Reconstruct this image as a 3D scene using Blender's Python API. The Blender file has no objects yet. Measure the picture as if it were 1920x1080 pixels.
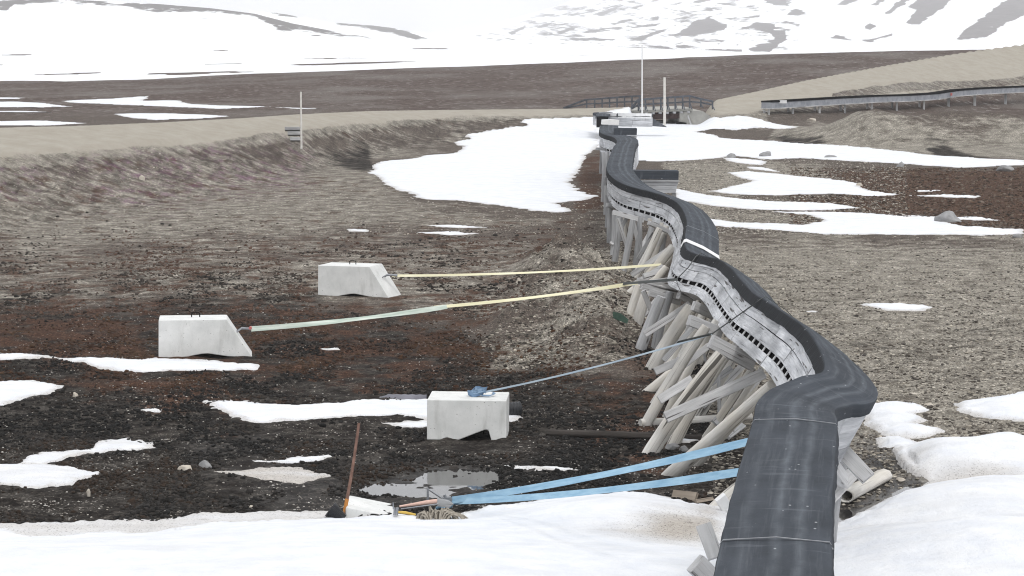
import bpy, math, random
import numpy as np
random.seed(7); RNG = np.random.default_rng(11)
scn = bpy.context.scene
COL = scn.collection
F = 5000.0; H = 6.0; TH = math.atan(480.0/F)
ct, st = math.cos(TH), math.sin(TH)
R_ = math.radians

# ---------------------------------------------------------------- camera geometry helpers
def ab(px, py):
    u = (np.asarray(px, float)-960)/F; v = (540-np.asarray(py, float))/F
    k = ct + v*st
    return u/k, (-st + v*ct)/k
def at(px, py, D):
    a, b = ab(px, py); return np.array([a*D, D+0*a, H+b*D]).T
def onz(px, py, z=0.0):
    a, b = ab(px, py); D = (H-z)/(-b)
    return np.array([a*D, D, z+0*D]).T
def Dz(py, z=0.0):
    return float((H-z)/(-ab(960, py)[1]))
def row0(D):          # image row of the plane z=0 at depth D
    b = -H/np.asarray(D, float); v = (b*ct+st)/(ct-b*st)
    return 540-v*F
def proj(x, y, z):
    X = x; Yc = y*ct-(z-H)*st; Zc = y*st+(z-H)*ct
    return 960+F*X/Yc, 540-F*Zc/Yc

# ---------------------------------------------------------------- noise
def _h(ix, iy, s):
    n = (ix*374761393 + iy*668265263 + s*974711) & 0x7fffffff
    n = ((n ^ (n >> 13))*1274126177) & 0x7fffffff
    return ((n ^ (n >> 16)) & 0xffff)/65535.0
def vn(x, y, s=0):
    x = np.asarray(x, float); y = np.asarray(y, float)
    ix = np.floor(x).astype(np.int64); iy = np.floor(y).astype(np.int64)
    fx = x-ix; fy = y-iy; fx = fx*fx*fx*(fx*(fx*6-15)+10); fy = fy*fy*fy*(fy*(fy*6-15)+10)
    a = _h(ix, iy, s); b = _h(ix+1, iy, s); c = _h(ix, iy+1, s); d = _h(ix+1, iy+1, s)
    return (a+(b-a)*fx+(c-a)*fy+(a-b-c+d)*fx*fy)*2-1
def fbm(x, y, o=4, s=0):
    t = 0; A = 1.0; N = 0
    for k in range(o):
        t = t + A*vn(x*2**k+17.3*k, y*2**k-9.1*k, s+k*7); N += A; A *= .5
    return t/N
def sstep(e0, e1, x):
    t = np.clip((x-e0)/(e1-e0), 0, 1); return t*t*(3-2*t)
def inside(px, py, poly):
    r = np.zeros(np.shape(px), bool); n = len(poly); j = n-1
    for i in range(n):
        xi, yi = poly[i]; xj, yj = poly[j]
        c = ((yi > py) != (yj > py))
        with np.errstate(divide='ignore', invalid='ignore'):
            r ^= c & (px < (xj-xi)*(py-yi)/((yj-yi) if yj != yi else 1e-9)+xi)
        j = i
    return r
def sdf(px, py, poly):      # positive inside
    d = np.full(np.shape(px), 1e9); n = len(poly)
    for i in range(n):
        ax, ay = poly[i]; bx, by = poly[(i+1) % n]
        ex, ey = bx-ax, by-ay; L = ex*ex+ey*ey+1e-12
        t = np.clip(((px-ax)*ex+(py-ay)*ey)/L, 0, 1)
        d = np.minimum(d, np.hypot(px-ax-t*ex, py-ay-t*ey))
    return np.where(inside(px, py, poly), d, -d)

# ---------------------------------------------------------------- terrain
def tab(px, T, k):
    return np.interp(px, [t[0] for t in T], [t[k] for t in T])
def _zt(T):   # (px,row,z) -> (px,D,z)
    return [(p, Dz(r, z), z) for p, r, z in T]
def _dt(T):   # (px,row,D) -> (px,D,z)
    return [(p, D, H-D*(r-60)/F) for p, r, D in T]
LN = _zt([(-900,390,2.0),(0,287,1.8),(150,273,1.75),(300,262,1.7),(450,250,1.6),(560,240,1.5),(650,229,1.38),(750,220,1.25),(850,214,1.15),(940,212,1.1),(1060,213,.95),(1185,212,.9)])
LF = _zt([(-900,300,2.6),(0,240,2.3),(150,236,2.22),(300,230,2.15),(450,222,2.0),(550,215,1.85),(700,208,1.55),(850,206,1.2),(1060,204,1.05),(1185,201,1.0)])
RN = _dt([(1280,204,173),(1340,203,175),(1420,193,180),(1500,180,187),(1600,162,198),(1700,150,208),(1800,147,218),(1920,138,230),(2500,110,290)])
RF = _dt([(1280,189,180),(1340,187,181),(1420,170,188),(1500,152,197),(1600,133,210),(1700,115,224),(1800,98,238),(1920,82,252),(2500,20,320)])
CREST = [(-1500,170),(-400,165),(0,155),(350,146),(600,137),(900,125),(1100,116),(1400,103),(1700,95),(1920,92),(3000,88)]
BUMPS = [(1620,147,1.35,1.5,4.5),(1690,145,.9,1.6,4.5),(1770,146,1.15,1.9,4.5),(1860,146,.95,2.2,4.5),(1960,146,1.0,2.5,4.5),(1490,151,.45,1.4,4),(1560,148,.4,1.4,4),
         (1390,166,.35,1.6,4),(1050,67,.62,.85,3.6),(1100,64,.42,.8,3),(1070,57,.52,.9,3),(1120,53,.46,.7,2.6),(965,55,.25,.4,1.6),(1000,61,.25,.5,2),(1160,60,.22,.5,3),(1140,50,.2,.5,2)]
PUD = [(655,915),(700,895),(770,885),(800,872),(860,868),(930,875),(940,895),(900,915),(850,922),(760,925),(690,925)]
STREAM = [(1562,985),(1562,955),(1590,948),(1620,940),(1660,925),(1700,905),(1760,912),(1690,942),(1650,968),(1600,985)]
def G(x, y, fine=True):
    x = np.asarray(x, float); y = np.asarray(y, float)
    px = 960+F*x/np.maximum(y, 1.0)
    z = .05*fbm(x/4, y/5, 3, 3)*np.clip(y/40, 0, 1)
    # far rise
    zc = H-350*(np.interp(px, [c[0] for c in CREST], [c[1] for c in CREST])-60)/F
    up = sstep(225, 350, y)*(1-sstep(352, 760, y))
    z = z + zc*up + .12*fbm(x/14, y/18, 3, 5)*sstep(150, 260, y)
    # left road bank
    for T0, T1, run, w in ((LN, LF, 15., 1-sstep(1178, 1194, px)), (RN, RF, 20., sstep(1305, 1345, px))):
        dn = tab(px, T0, 1)+.5*fbm(x/2.2, y/60, 3, 9); zn = tab(px, T0, 2); df = tab(px, T1, 1); zf = tab(px, T1, 2)
        t = np.clip((y-(dn-run))/run, 0, 1); a = zn*(t**1.7)
        b = zn+(zf-zn)*np.clip((y-dn)/(df-dn), 0, 1)
        c = zf*(1-sstep(0, 9, y-df))
        e = np.where(y < dn, a, np.where(y < df, b, c))
        rough = np.where((y > dn-run) & (y < dn), .07*fbm(x/.9, y/2.2, 3, 21), 0)*np.sin(np.pi*t)
        z = z*(1-w*np.clip(t*1.5, 0, 1)*(1-sstep(0, 9, y-df))) + w*(e+rough)
    for p, D, h, sx, sy in BUMPS:
        cx = (p-960)/F*D
        q = ((x-cx)/sx)**2+((y-D)/sy)**2
        m = np.exp(-q*.8)
        z = z + h*m*(1+(.5 if D < 80 else .12)*fbm(x/(.5 if D < 80 else 1.2), y/(.8 if D < 80 else 2), 4, 31))
    r0 = row0(np.maximum(y, 3.0))
    near = (y < 45) & (y > 25)
    if np.any(near):
        for P in (PUD, STREAM):
            s = sdf(px, r0, P)+9*fbm(x/.35, y/.8, 3, 55); k = sstep(-16, 10, s)
            z = z*(1-k)-.085*k
    if fine:
        k = np.clip(1.25-y/110, .12, 1)*1.15
        z = z + k*(.05*fbm(x/.55, y/.55, 4, 41)+.02*np.abs(fbm(x/.16, y/.16, 2, 47)))
    return z
def onG(px, py):
    """points of the photograph carried to the terrain (first hit of the sight line)"""
    px = np.atleast_1d(np.asarray(px, float)); py = np.atleast_1d(np.asarray(py, float))
    a, b = ab(px, py)
    Ds = np.geomspace(12, 900, 700); dm = Ds[None, :]; z = G((a[:, None]*dm).ravel(), np.broadcast_to(dm, (len(px), 700)).ravel(), False).reshape(len(px), 700)
    hit = (H+b[:, None]*dm) <= z; k = np.where(hit.any(1), hit.argmax(1), 699); out = Ds[k]
    return np.array([a*out, out, G(a*out, out, False)]).T
def gz(x, y): return float(G(np.array([x]), np.array([y]))[0])

# ---------------------------------------------------------------- mesh helpers
def tag(o, label=None, cat=None, group=None, kind=None):
    if label: o['label'] = label
    if cat: o['category'] = cat
    if group: o['group'] = group
    if kind: o['kind'] = kind
    return o
def thing(name, label, cat, loc=(0,0,0), group=None):
    o = bpy.data.objects.new(name, None); COL.objects.link(o); o.location = [float(v) for v in loc]
    o.empty_display_size = .2
    return tag(o, label, cat, group)
def link(name, me, mat, parent=None, loc=(0,0,0)):
    if mat: me.materials.append(mat)
    o = bpy.data.objects.new(name, me); COL.objects.link(o); o.location = [float(v) for v in loc]
    if parent: o.parent = parent
    return o
def raw_mesh(name, V, Q, smooth=True):
    """V (n,3), Q (m,4) or (m,3)"""
    me = bpy.data.meshes.new(name); V = np.asarray(V, np.float32); Q = np.asarray(Q, np.int32); k = Q.shape[1]
    me.vertices.add(len(V)); me.vertices.foreach_set('co', V.ravel())
    me.loops.add(Q.size); me.loops.foreach_set('vertex_index', Q.ravel())
    me.polygons.add(len(Q)); me.polygons.foreach_set('loop_start', np.arange(0, Q.size, k, dtype=np.int32))
    me.polygons.foreach_set('loop_total', np.full(len(Q), k, np.int32))
    me.update(calc_edges=True); me.validate()
    me.polygons.foreach_set('use_smooth', np.full(len(me.polygons), smooth))
    return me
def attr(me, name, A):
    A = np.asarray(A, np.float32)
    if A.ndim == 1:
        t = me.attributes.new(name, 'FLOAT', 'POINT'); t.data.foreach_set('value', A)
    else:
        t = me.attributes.new(name, 'FLOAT_COLOR', 'POINT')
        if A.shape[1] == 3: A = np.hstack([A, np.ones((len(A), 1), np.float32)])
        t.data.foreach_set('color', A.ravel())
def grid_faces(nr, nc):
    i = np.arange((nr-1)*nc).reshape(nr-1, nc)[:, :-1].ravel()
    return np.stack([i, i+1, i+nc+1, i+nc], 1)

def nrm(v):
    v = np.asarray(v, float); return v/(np.linalg.norm(v)+1e-12)
class MB:
    """collects solid pieces with a length/across uv, builds ONE mesh object"""
    def __init__(s): s.v = []; s.f = []; s.uv = []; s.sm = []
    def add(s, V, Fs, UV, smooth=False):
        o = len(s.v); s.v += [tuple(float(c) for c in p) for p in V]
        for f, u in zip(Fs, UV): s.f.append([i+o for i in f]); s.uv.append(u); s.sm.append(smooth)
    def rings(s, RG, smooth=True, cap=True, closed=True, ulen=None, vlen=None):
        n = len(RG[0]); V = [p for r in RG for p in r]; Fs = []; UV = []
        if ulen is None:
            c = [np.mean(r, 0) for r in RG]; ulen = [0]
            for a, b in zip(c[:-1], c[1:]): ulen.append(ulen[-1]+float(np.linalg.norm(b-a)))
        off = random.random()*37
        if vlen is None:
            r = RG[0]; vlen = [0]
            for j in range(n): vlen.append(vlen[-1]+float(np.linalg.norm(np.array(r[(j+1) % n])-np.array(r[j]))))
        for i in range(len(RG)-1):
            for j in range(n if closed else n-1):
                k = (j+1) % n
                Fs.append([i*n+j, i*n+k, (i+1)*n+k, (i+1)*n+j])
                UV.append([(ulen[i]+off, vlen[j]), (ulen[i]+off, vlen[j+1]), (ulen[i+1]+off, vlen[j+1]), (ulen[i+1]+off, vlen[j])])
        s.add(V, Fs, UV, smooth)
        if cap:
            for r, rev in ((RG[0], True), (RG[-1], False)):
                idx = list(range(n)); idx = idx[::-1] if rev else idx
                cc = np.mean(r, 0); s.add(r, [idx], [[(off+j*.05, .3*(j % 3)) for j in range(n)]], False)
        return s
    def beam(s, p0, p1, w, h, up=(0,0,1), jit=.0, bev=.004):
        p0 = np.array(p0, float); p1 = np.array(p1, float); t = nrm(p1-p0); up = np.array(up, float)
        a = np.cross(t, up)
        if np.linalg.norm(a) < 1e-3: a = np.cross(t, np.array([1., 0, 0]))
        a = nrm(a); b = np.cross(a, t); L = np.linalg.norm(p1-p0)
        w2, h2 = w/2, h/2; e = min(bev, w2*.4, h2*.4)
        sec = [(-w2+e, -h2), (w2-e, -h2), (w2, -h2+e), (w2, h2-e), (w2-e, h2), (-w2+e, h2), (-w2, h2-e), (-w2, -h2+e)]
        n = max(2, int(L/.4)+1); RG = []
        for i in range(n):
            q = i/(n-1); c = p0+(p1-p0)*q
            if jit and 0 < i < n-1: c = c+a*random.uniform(-jit, jit)+b*random.uniform(-jit, jit)
            RG.append([c+a*x+b*y for x, y in sec])
        return s.rings(RG, smooth=False)
    def log(s, p0, p1, r0, r1, ns=12, bend=.03, rough=.07, seed=0):
        p0 = np.array(p0, float); p1 = np.array(p1, float); L = np.linalg.norm(p1-p0); t = (p1-p0)/L
        a = nrm(np.cross(t, [0.3, 1, .2])); b = np.cross(t, a); n = max(5, int(L/.14)); RG = []
        rd = random.Random(seed+int(L*1000)); ph = [rd.uniform(0, 6.28) for _ in range(4)]
        bx, by = rd.uniform(-bend, bend), rd.uniform(-bend, bend)
        kn = [(rd.random(), rd.uniform(0, 6.28)) for _ in range(int(L*1.6))]
        for i in range(n):
            q = i/(n-1); c = p0+(p1-p0)*q+(a*bx+b*by)*math.sin(math.pi*q)*L*.5
            r = r0+(r1-r0)*q; ring = []
            for j in range(ns):
                th = 6.2832*j/ns
                k = 1+rough*(math.sin(2*th+ph[0]+q*1.3)*.6+math.sin(3*th+ph[1]-q*2)*.5+math.sin(7*th+ph[2]+q*3)*.25)+rd.uniform(-.02, .02)
                for kq, kt in kn:
                    dq = (q-kq)*L/.09; dth = math.atan2(math.sin(th-kt), math.cos(th-kt))/.5
                    k += .12*math.exp(-dq*dq-dth*dth)
                if i in (0, n-1): k *= .93
                ring.append(c+(a*math.cos(th)+b*math.sin(th))*r*k+t*(rd.uniform(-.05, .05)*r if i in (0, n-1) else 0))
            RG.append(ring)
        return s.rings(RG, smooth=True)
    def tube(s, P, r, ns=8, cap=True):
        P = [np.array(p, float) for p in P]; RG = []; a = None
        for i, p in enumerate(P):
            t = nrm(P[min(i+1, len(P)-1)]-P[max(i-1, 0)])
            a = nrm(np.cross(t, [.31, .2, .93])) if a is None else nrm(a-t*np.dot(a, t))
            b = np.cross(t, a); rr = r[i] if isinstance(r, (list, tuple, np.ndarray)) else r
            RG.append([p+(a*math.cos(6.2832*j/ns)+b*math.sin(6.2832*j/ns))*rr for j in range(ns)])
        return s.rings(RG, smooth=True, cap=cap)
    def ribbon(s, P, W, th=.004):
        """P points, W across half-vectors"""
        RG = []; P = [np.array(p, float) for p in P]
        for i, p in enumerate(P):
            t = nrm(P[min(i+1, len(P)-1)]-P[max(i-1, 0)]); w = np.array(W[i], float); n = nrm(np.cross(t, w))*th/2
            RG.append([p-w-n, p+w-n, p+w+n, p-w+n])
        return s.rings(RG, smooth=False)
    def prism(s, poly, O, X, Z, Y, y0, y1):
        """poly in local (x,z), extruded along Y from y0 to y1"""
        O, X, Y, Z = [np.array(q, float) for q in (O, X, Y, Z)]
        A = [O+X*x+Z*z+Y*y0 for x, z in poly]; B = [O+X*x+Z*z+Y*y1 for x, z in poly]; n = len(poly)
        V = A+B; Fs = [list(range(n)), list(range(2*n-1, n-1, -1))]; UV = [[p for p in poly], [p for p in poly[::-1]]]
        for i in range(n):
            j = (i+1) % n; Fs.append([j, i, n+i, n+j]); UV.append([(0, 0), (.3, 0), (.3, 1), (0, 1)])
        s.add(V, Fs, UV); return s
    def build(s, name, mat, parent=None, loc=None):
        me = bpy.data.meshes.new(name)
        off = np.array(parent.location if parent is not None else (loc if loc is not None else (0, 0, 0)), float)
        if parent is not None and parent.parent is not None: off = off+np.array(parent.parent.location, float)
        me.from_pydata([tuple(np.array(p)-off) for p in s.v], [], s.f)
        ul = me.uv_layers.new(name='UVMap'); flat = [c for u in s.uv for p in u for c in p]
        ul.data.foreach_set('uv', flat)
        me.polygons.foreach_set('use_smooth', s.sm)
        me.update()
        return link(name, me, mat, parent, (0, 0, 0) if parent is not None else off)

# ---------------------------------------------------------------- node helpers
class NT:
    def __init__(s, name):
        s.m = bpy.data.materials.new(name); s.m.use_nodes = True; s.t = s.m.node_tree; s.t.nodes.clear()
        s.out = s.n('ShaderNodeOutputMaterial'); s.b = s.n('ShaderNodeBsdfPrincipled'); s.l(s.b.outputs[0], s.out.inputs[0])
    def n(s, t): return s.t.nodes.new(t)
    def l(s, a, b): s.t.links.new(a, b)
    def put(s, sock, v):
        if hasattr(v, 'is_output'): s.l(v, sock)
        elif isinstance(v, tuple) and sock.type == 'RGBA': sock.default_value = (*v[:3], 1)
        else: sock.default_value = v
    def math(s, op, a, b=0.0, c=0.0, clamp=False):
        q = s.n('ShaderNodeMath'); q.operation = op; q.use_clamp = clamp
        for i, v in enumerate((a, b, c)): s.put(q.inputs[i], v)
        return q.outputs[0]
    def mix(s, f, a, b, mode='MIX'):
        q = s.n('ShaderNodeMix'); q.data_type = 'RGBA'; q.blend_type = mode
        s.put(q.inputs[0], f); s.put(q.inputs[6], a); s.put(q.inputs[7], b); return q.outputs[2]
    def ramp(s, f, stops, inter='LINEAR'):
        q = s.n('ShaderNodeValToRGB'); q.color_ramp.interpolation = inter; e = q.color_ramp.elements
        while len(e) < len(stops): e.new(.5)
        for el, (p, c) in zip(e, stops):
            el.position = p; el.color = (c, c, c, 1) if not isinstance(c, tuple) else (*c[:3], 1)
        s.put(q.inputs[0], f); return q.outputs[0]
    def coord(s, kind='Object', scale=(1, 1, 1)):
        c = s.n('ShaderNodeTexCoord'); m = s.n('ShaderNodeMapping'); m.inputs['Scale'].default_value = scale
        s.l(c.outputs[kind], m.inputs['Vector']); return m.outputs[0]
    def noise(s, vec, scale, detail=4, rough=.55, dist=0.0):
        q = s.n('ShaderNodeTexNoise'); s.l(vec, q.inputs['Vector']); q.inputs['Scale'].default_value = scale
        q.inputs['Detail'].default_value = detail; q.inputs['Roughness'].default_value = rough; q.inputs['Distortion'].default_value = dist
        return q.outputs[0]
    def vor(s, vec, scale, feat='F1', out='Color'):
        q = s.n('ShaderNodeTexVoronoi'); q.feature = feat; s.l(vec, q.inputs['Vector']); q.inputs['Scale'].default_value = scale
        return q.outputs[out]
    def sep(s, c):
        q = s.n('ShaderNodeSeparateColor'); s.l(c, q.inputs[0]); return q.outputs
    def at(s, name):
        q = s.n('ShaderNodeAttribute'); q.attribute_name = name; return q
    def bump(s, h, strength=.5, dist=.02):
        q = s.n('ShaderNodeBump'); q.inputs['Strength'].default_value = strength; q.inputs['Distance'].default_value = dist
        s.l(h, q.inputs['Height']); s.l(q.outputs[0], s.b.inputs['Normal'])
    def fin(s, col=None, rough=None, spec=.3, metal=0.0):
        if col is not None: s.put(s.b.inputs['Base Color'], col)
        if rough is not None: s.put(s.b.inputs['Roughness'], rough)
        s.put(s.b.inputs['Specular IOR Level'], spec); s.b.inputs['Metallic'].default_value = metal
        return s.m
EXPO=0.4
# ================================================================ materials
def mat_ground():
    t = NT('tundra_ground'); v = t.coord()
    bank = t.at('bank').outputs['Fac']
    z1 = t.sep(t.at('zone_a').outputs['Color']); z2 = t.sep(t.at('zone_b').outputs['Color'])
    n_big = t.noise(v, .35, 5, .6); n_mid = t.noise(v, 1.6, 5, .62); n_fin = t.noise(v, 9, 4, .65); n_vf = t.noise(v, 34, 3, .7)
    stx = t.coord('Object', (.55, .25, 1)); n_str = t.noise(stx, 2.2, 5, .65)
    brown = t.mix(n_mid, (.055, .041, .034), (.15, .13, .112))
    far = t.mix(t.ramp(n_str, [(.35, 0.), (.65, 1.)]), (.058, .037, .031), (.115, .092, .080))
    gravel = t.mix(t.ramp(n_mid, [(.3, 0.), (.7, 1.)]), (.135, .122, .102), (.335, .31, .268))
    mud = t.mix(t.ramp(n_fin, [(.3, 0.), (.75, 1.)]), (.006, .005, .0045), (.034, .028, .024))
    mud = t.mix(t.ramp(t.noise(v, 2.3, 5, .68), [(.44, 0.), (.62, .85)]), mud, t.mix(n_fin, (.035, .031, .027), (.105, .096, .086)))
    col = t.mix(z2[2], brown, far)
    gm = t.math('ADD', z1[1], t.math('MULTIPLY', t.math('SUBTRACT', n_mid, .5), 1.5)); gm = t.math('MULTIPLY', t.ramp(gm, [(.28, 0.), (.72, 1.)]), t.ramp(z1[1], [(0., 0.), (.15, 1.)]))
    col = t.mix(gm, col, gravel)
    mm = t.math('ADD', z2[0], t.math('MULTIPLY', t.math('SUBTRACT', t.noise(v, 1.1, 5, .62), .5), 1.3)); mm = t.math('MULTIPLY', t.ramp(mm, [(.3, 0.), (.66, 1.)]), t.ramp(z2[0], [(0., 0.), (.12, 1.)]))
    col = t.mix(mm, col, mud)
    rustc = t.mix(n_fin, (.030, .014, .009), (.105, .056, .036))
    rn = t.math('ADD', t.math('MULTIPLY', z1[2], .62), t.math('MULTIPLY', t.math('SUBTRACT', t.noise(t.coord('Object', (.8, .5, 1)), 1.7, 5, .6, .4), .5), 1.5))
    rm = t.math('MULTIPLY', t.ramp(rn, [(.22, 0.), (.46, 1.)]), t.ramp(z1[2], [(0., 0.), (.15, 1.)]))
    col = t.mix(t.math('MULTIPLY', rm, .85), col, rustc)
    pn_ = t.math('MULTIPLY', z2[1], t.ramp(t.noise(t.coord('Object', (1, .45, 1)), 2.2, 5, .7), [(.50, 0.), (.61, 1.)]))
    col = t.mix(t.math('MULTIPLY', pn_, .8), col, (.17, .075, .145))
    mp = t.n('ShaderNodeMapping'); tc = t.n('ShaderNodeTexCoord'); mp.inputs['Rotation'].default_value = (0, 0, R_(8)); mp.inputs['Scale'].default_value = (2.0, .26, 1); t.l(tc.outputs['Object'], mp.inputs['Vector'])
    sk = t.ramp(t.noise(mp.outputs[0], 1.5, 5, .65), [(.33, .55), (.5, .95), (.7, 1.22)])
    col = t.mix(bank, col, t.mix(1., col, sk, 'MULTIPLY'))
    fr_ = t.sep(t.vor(t.coord('Object', (1, .6, 1)), 2.6)); frm = t.math('MULTIPLY', t.ramp(fr_[0], [(.93, 0.), (.96, 1.)]), z2[2]); col = t.mix(t.math('MULTIPLY', frm, .5), col, (.36, .34, .32))
    pt_ = t.ramp(t.noise(t.coord('Object', (.09, .05, 1)), 1., 5, .6), [(.45, 0.), (.65, 1.)]); col = t.mix(t.math('MULTIPLY', t.math('MULTIPLY', pt_, z2[2]), .6), col, (.19, .175, .16))
    # pebbles
    vv = t.coord('Object', (1, .8, 1)); c1 = t.sep(t.vor(vv, 17)); c2 = t.sep(t.vor(vv, 41))
    p1 = t.ramp(c1[0], [(0., .55), (.6, .85), (.86, 1.15), (.93, 1.9), (1., 3.1)]); p2 = t.ramp(c2[1], [(0., .5), (.5, .9), (.85, 1.3), (.95, 2.6), (1., 3.6)])
    pm = t.mix(.6, p1, p2); k = t.math('MULTIPLY', t.math('SUBTRACT', 1.0, t.math('MULTIPLY', z1[0], .85)), .9)
    colp = t.mix(1.0, col, pm, 'MULTIPLY'); col = t.mix(k, col, colp)
    sand = t.mix(n_mid, (.30, .272, .225), (.40, .37, .318)); sand = t.mix(t.ramp(n_str, [(.4, 0.), (.7, .5)]), sand, (.44, .415, .365))
    sm = t.ramp(t.math('ADD', z1[0], t.math('MULTIPLY', t.math('SUBTRACT', n_fin, .5), .5)), [(.38, 0.), (.55, 1.)])
    col = t.mix(sm, col, sand)
    fs = t.ramp(t.math('ADD', t.at('far_snow').outputs['Fac'], t.math('MULTIPLY', t.math('SUBTRACT', t.noise(t.coord('Object', (.06, .03, 1)), 1., 5, .6), .5), .5)), [(.48, 0.), (.53, 1.)])
    col = t.mix(fs, col, (.86, .87, .89))
    wet = t.at('wet').outputs['Fac']
    col = t.mix(wet, col, t.mix(1.0, col, (.5, .5, .52), 'MULTIPLY'))
    h = t.math('ADD', t.math('MULTIPLY', n_fin, .6), t.math('ADD', t.math('MULTIPLY', n_vf, .35), t.math('MULTIPLY', c1[0], .5)))
    t.bump(h, .7, .06)
    rough = t.math('SUBTRACT', .95, t.math('MULTIPLY', wet, .7))
    return t.fin(col, rough, t.math('ADD', .06, t.math('MULTIPLY', wet, .3)))
def mat_snow(name='snow_surface'):
    t = NT(name); v = t.coord(); d = t.at('dirt').outputs['Fac']
    n1 = t.noise(v, 2.5, 5, .6); n2 = t.noise(v, 14, 4, .7); n3 = t.noise(t.coord('Object', (.5, 1.5, 1)), 1.2, 4, .6)
    clean = t.mix(t.ramp(n1, [(.35, 0.), (.7, 1.)]), (.70, .725, .775), (.81, .82, .84)); clean = t.mix(t.ramp(n3, [(.46, 0.), (.75, .6)]), clean, (.62, .63, .645))
    dirt = t.mix(n2, (.26, .225, .19), (.60, .56, .51))
    m = t.math('MULTIPLY', d, t.ramp(t.math('ADD', n3, t.math('MULTIPLY', d, .35)), [(.35, .15), (.75, 1.)]))
    col = t.mix(m, clean, dirt)
    gr = t.sep(t.vor(v, 75)); sp = t.math('MULTIPLY', t.ramp(gr[0], [(.9, 0.), (.93, 1.)]), t.ramp(d, [(.1, 0.), (.8, 1.)]))
    col = t.mix(t.math('MULTIPLY', sp, .75), col, (.05, .042, .036))
    h = t.math('ADD', n1, t.math('MULTIPLY', n2, .35)); t.bump(h, .6, .07)
    return t.fin(col, .6, .25)
def mat_mount(name='mountain_slope', ra=(.16, .155, .16), rb=(.30, .285, .285)):
    t = NT(name); v = t.coord(); r = t.at('rock').outputs['Fac']
    n = t.noise(t.coord('Object', (1, .35, 3)), .035, 8, .72, .6); n2 = t.noise(v, .12, 4, .65)
    m = t.ramp(t.math('ADD', r, t.math('MULTIPLY', t.math('SUBTRACT', n, .5), .95)), [(.42, 0.), (.56, 1.)])
    rock = t.mix(n2, ra, rb)
    return t.fin(t.mix(m, (.85, .86, .88), rock), .9, .2)
def mat_wood(name, a, b, dark=(.10, .09, .085), warm=None, gs=1.0):
    t = NT(name)
    g1 = t.noise(t.coord('UV', (1.1*gs, 17*gs, 1)), 1., 5, .68, .3); g2 = t.noise(t.coord('UV', (.7*gs, 40*gs, 1)), 1., 4, .6, .2); g3 = t.noise(t.coord('UV', (.5*gs, 13*gs, 1)), 1., 3, .5, .5)
    bl = t.noise(t.coord('UV', (.45, 1.6, 1)), 1., 4, .6); ob = t.noise(t.coord('Object', (1, 1, 1)), .9, 3, .6); bd = t.noise(t.coord('UV', (.33, .01, 1)), 1., 1, .5)
    col = t.mix(t.ramp(g1, [(.3, 0.), (.7, 1.)]), a, b)
    col = t.mix(t.ramp(bl, [(.46, 0.), (.72, .85)]), col, tuple(x*.42 for x in a))
    col = t.mix(1., col, t.ramp(bd, [(.3, .78), (.7, 1.12)]), 'MULTIPLY')
    if warm: col = t.mix(t.ramp(ob, [(.45, 0.), (.72, .7)]), col, warm)
    col = t.mix(t.ramp(g2, [(.60, 0.), (.70, .8)]), col, dark)
    col = t.mix(t.ramp(g3, [(.655, 0.), (.685, .9)]), col, tuple(x*.6 for x in dark))
    kn = t.vor(t.coord('UV', (1.1, 4.5, 1)), 1., 'F1', 'Distance'); col = t.mix(t.ramp(kn, [(.04, .85), (.10, 0.)]), col, dark)
    t.bump(t.math('ADD', g1, t.math('MULTIPLY', g2, -.8)), .7, .015)
    return t.fin(col, .85, .2)
def mat_felt():
    t = NT('roofing_felt'); uv = t.coord('UV'); sx = t.n('ShaderNodeSeparateXYZ'); t.l(uv, sx.inputs[0]); vv = sx.outputs[1]
    n = t.noise(t.coord('UV', (.5, 1.6, 1)), 1.3, 6, .65); f = t.noise(t.coord('UV', (1, 1, 1)), 34, 4, .7); mo = t.noise(t.coord('UV', (1.5, 3, 1)), 1.2, 5, .65)
    wob = t.math('MULTIPLY', t.math('SUBTRACT', t.noise(t.coord('UV', (.7, .2, 1)), 1.2, 4, .6), .5), .12); vw = t.math('ADD', vv, wob)
    bands = 0.0
    for c, k in ((.36, 1.), (.53, 1.), (.13, .55)):
        q = t.math('ABSOLUTE', t.math('SUBTRACT', vw, c)); bands = t.math('ADD', bands, t.math('MULTIPLY', t.ramp(q, [(0., 1.), (.055, 0.)]), k))
    col = t.mix(t.ramp(n, [(.3, 0.), (.7, 1.)]), (.033, .038, .046), (.064, .073, .088)); col = t.mix(t.ramp(t.noise(t.coord('UV', (.5, 17, 1)), 1., 5, .65), [(.52, 0.), (.75, .5)]), col, (.125, .137, .155))
    col = t.mix(t.math('MULTIPLY', t.math('MULTIPLY', bands, .45), t.ramp(mo, [(.34, .2), (.66, 1.)])), col, (.19, .21, .235))
    ps = t.noise(t.coord('UV', (2.2, .5, 1)), 2.6, 4, .6); col = t.mix(t.ramp(ps, [(.58, 0.), (.72, .4)]), col, (.16, .175, .20))
    ch = t.sep(t.vor(t.coord('UV', (4, 9, 1)), 2.)); chd = t.vor(t.coord('UV', (4, 9, 1)), 2., 'F1', 'Distance'); cm = t.math('MULTIPLY', t.ramp(ch[0], [(.93, 0.), (.94, 1.)]), t.ramp(chd, [(.12, 1.), (.22, 0.)]))
    lip = t.at('lip').outputs['Fac']; vs = t.noise(t.coord('UV', (9, .8, 1)), 1.4, 4, .6)
    lc = t.mix(t.ramp(vs, [(.35, 0.), (.64, .18), (.76, 1.)]), (.006, .007, .009), (.12, .13, .145))
    col = t.mix(lip, col, lc); col = t.mix(t.math('MULTIPLY', cm, .7), col, (.42, .43, .45))
    t.bump(t.math('ADD', t.math('MULTIPLY', n, .7), t.math('ADD', t.math('MULTIPLY', f, .25), t.math('MULTIPLY', vs, t.math('MULTIPLY', lip, .6)))), .5, .03)
    return t.fin(col, .85, .10)
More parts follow.
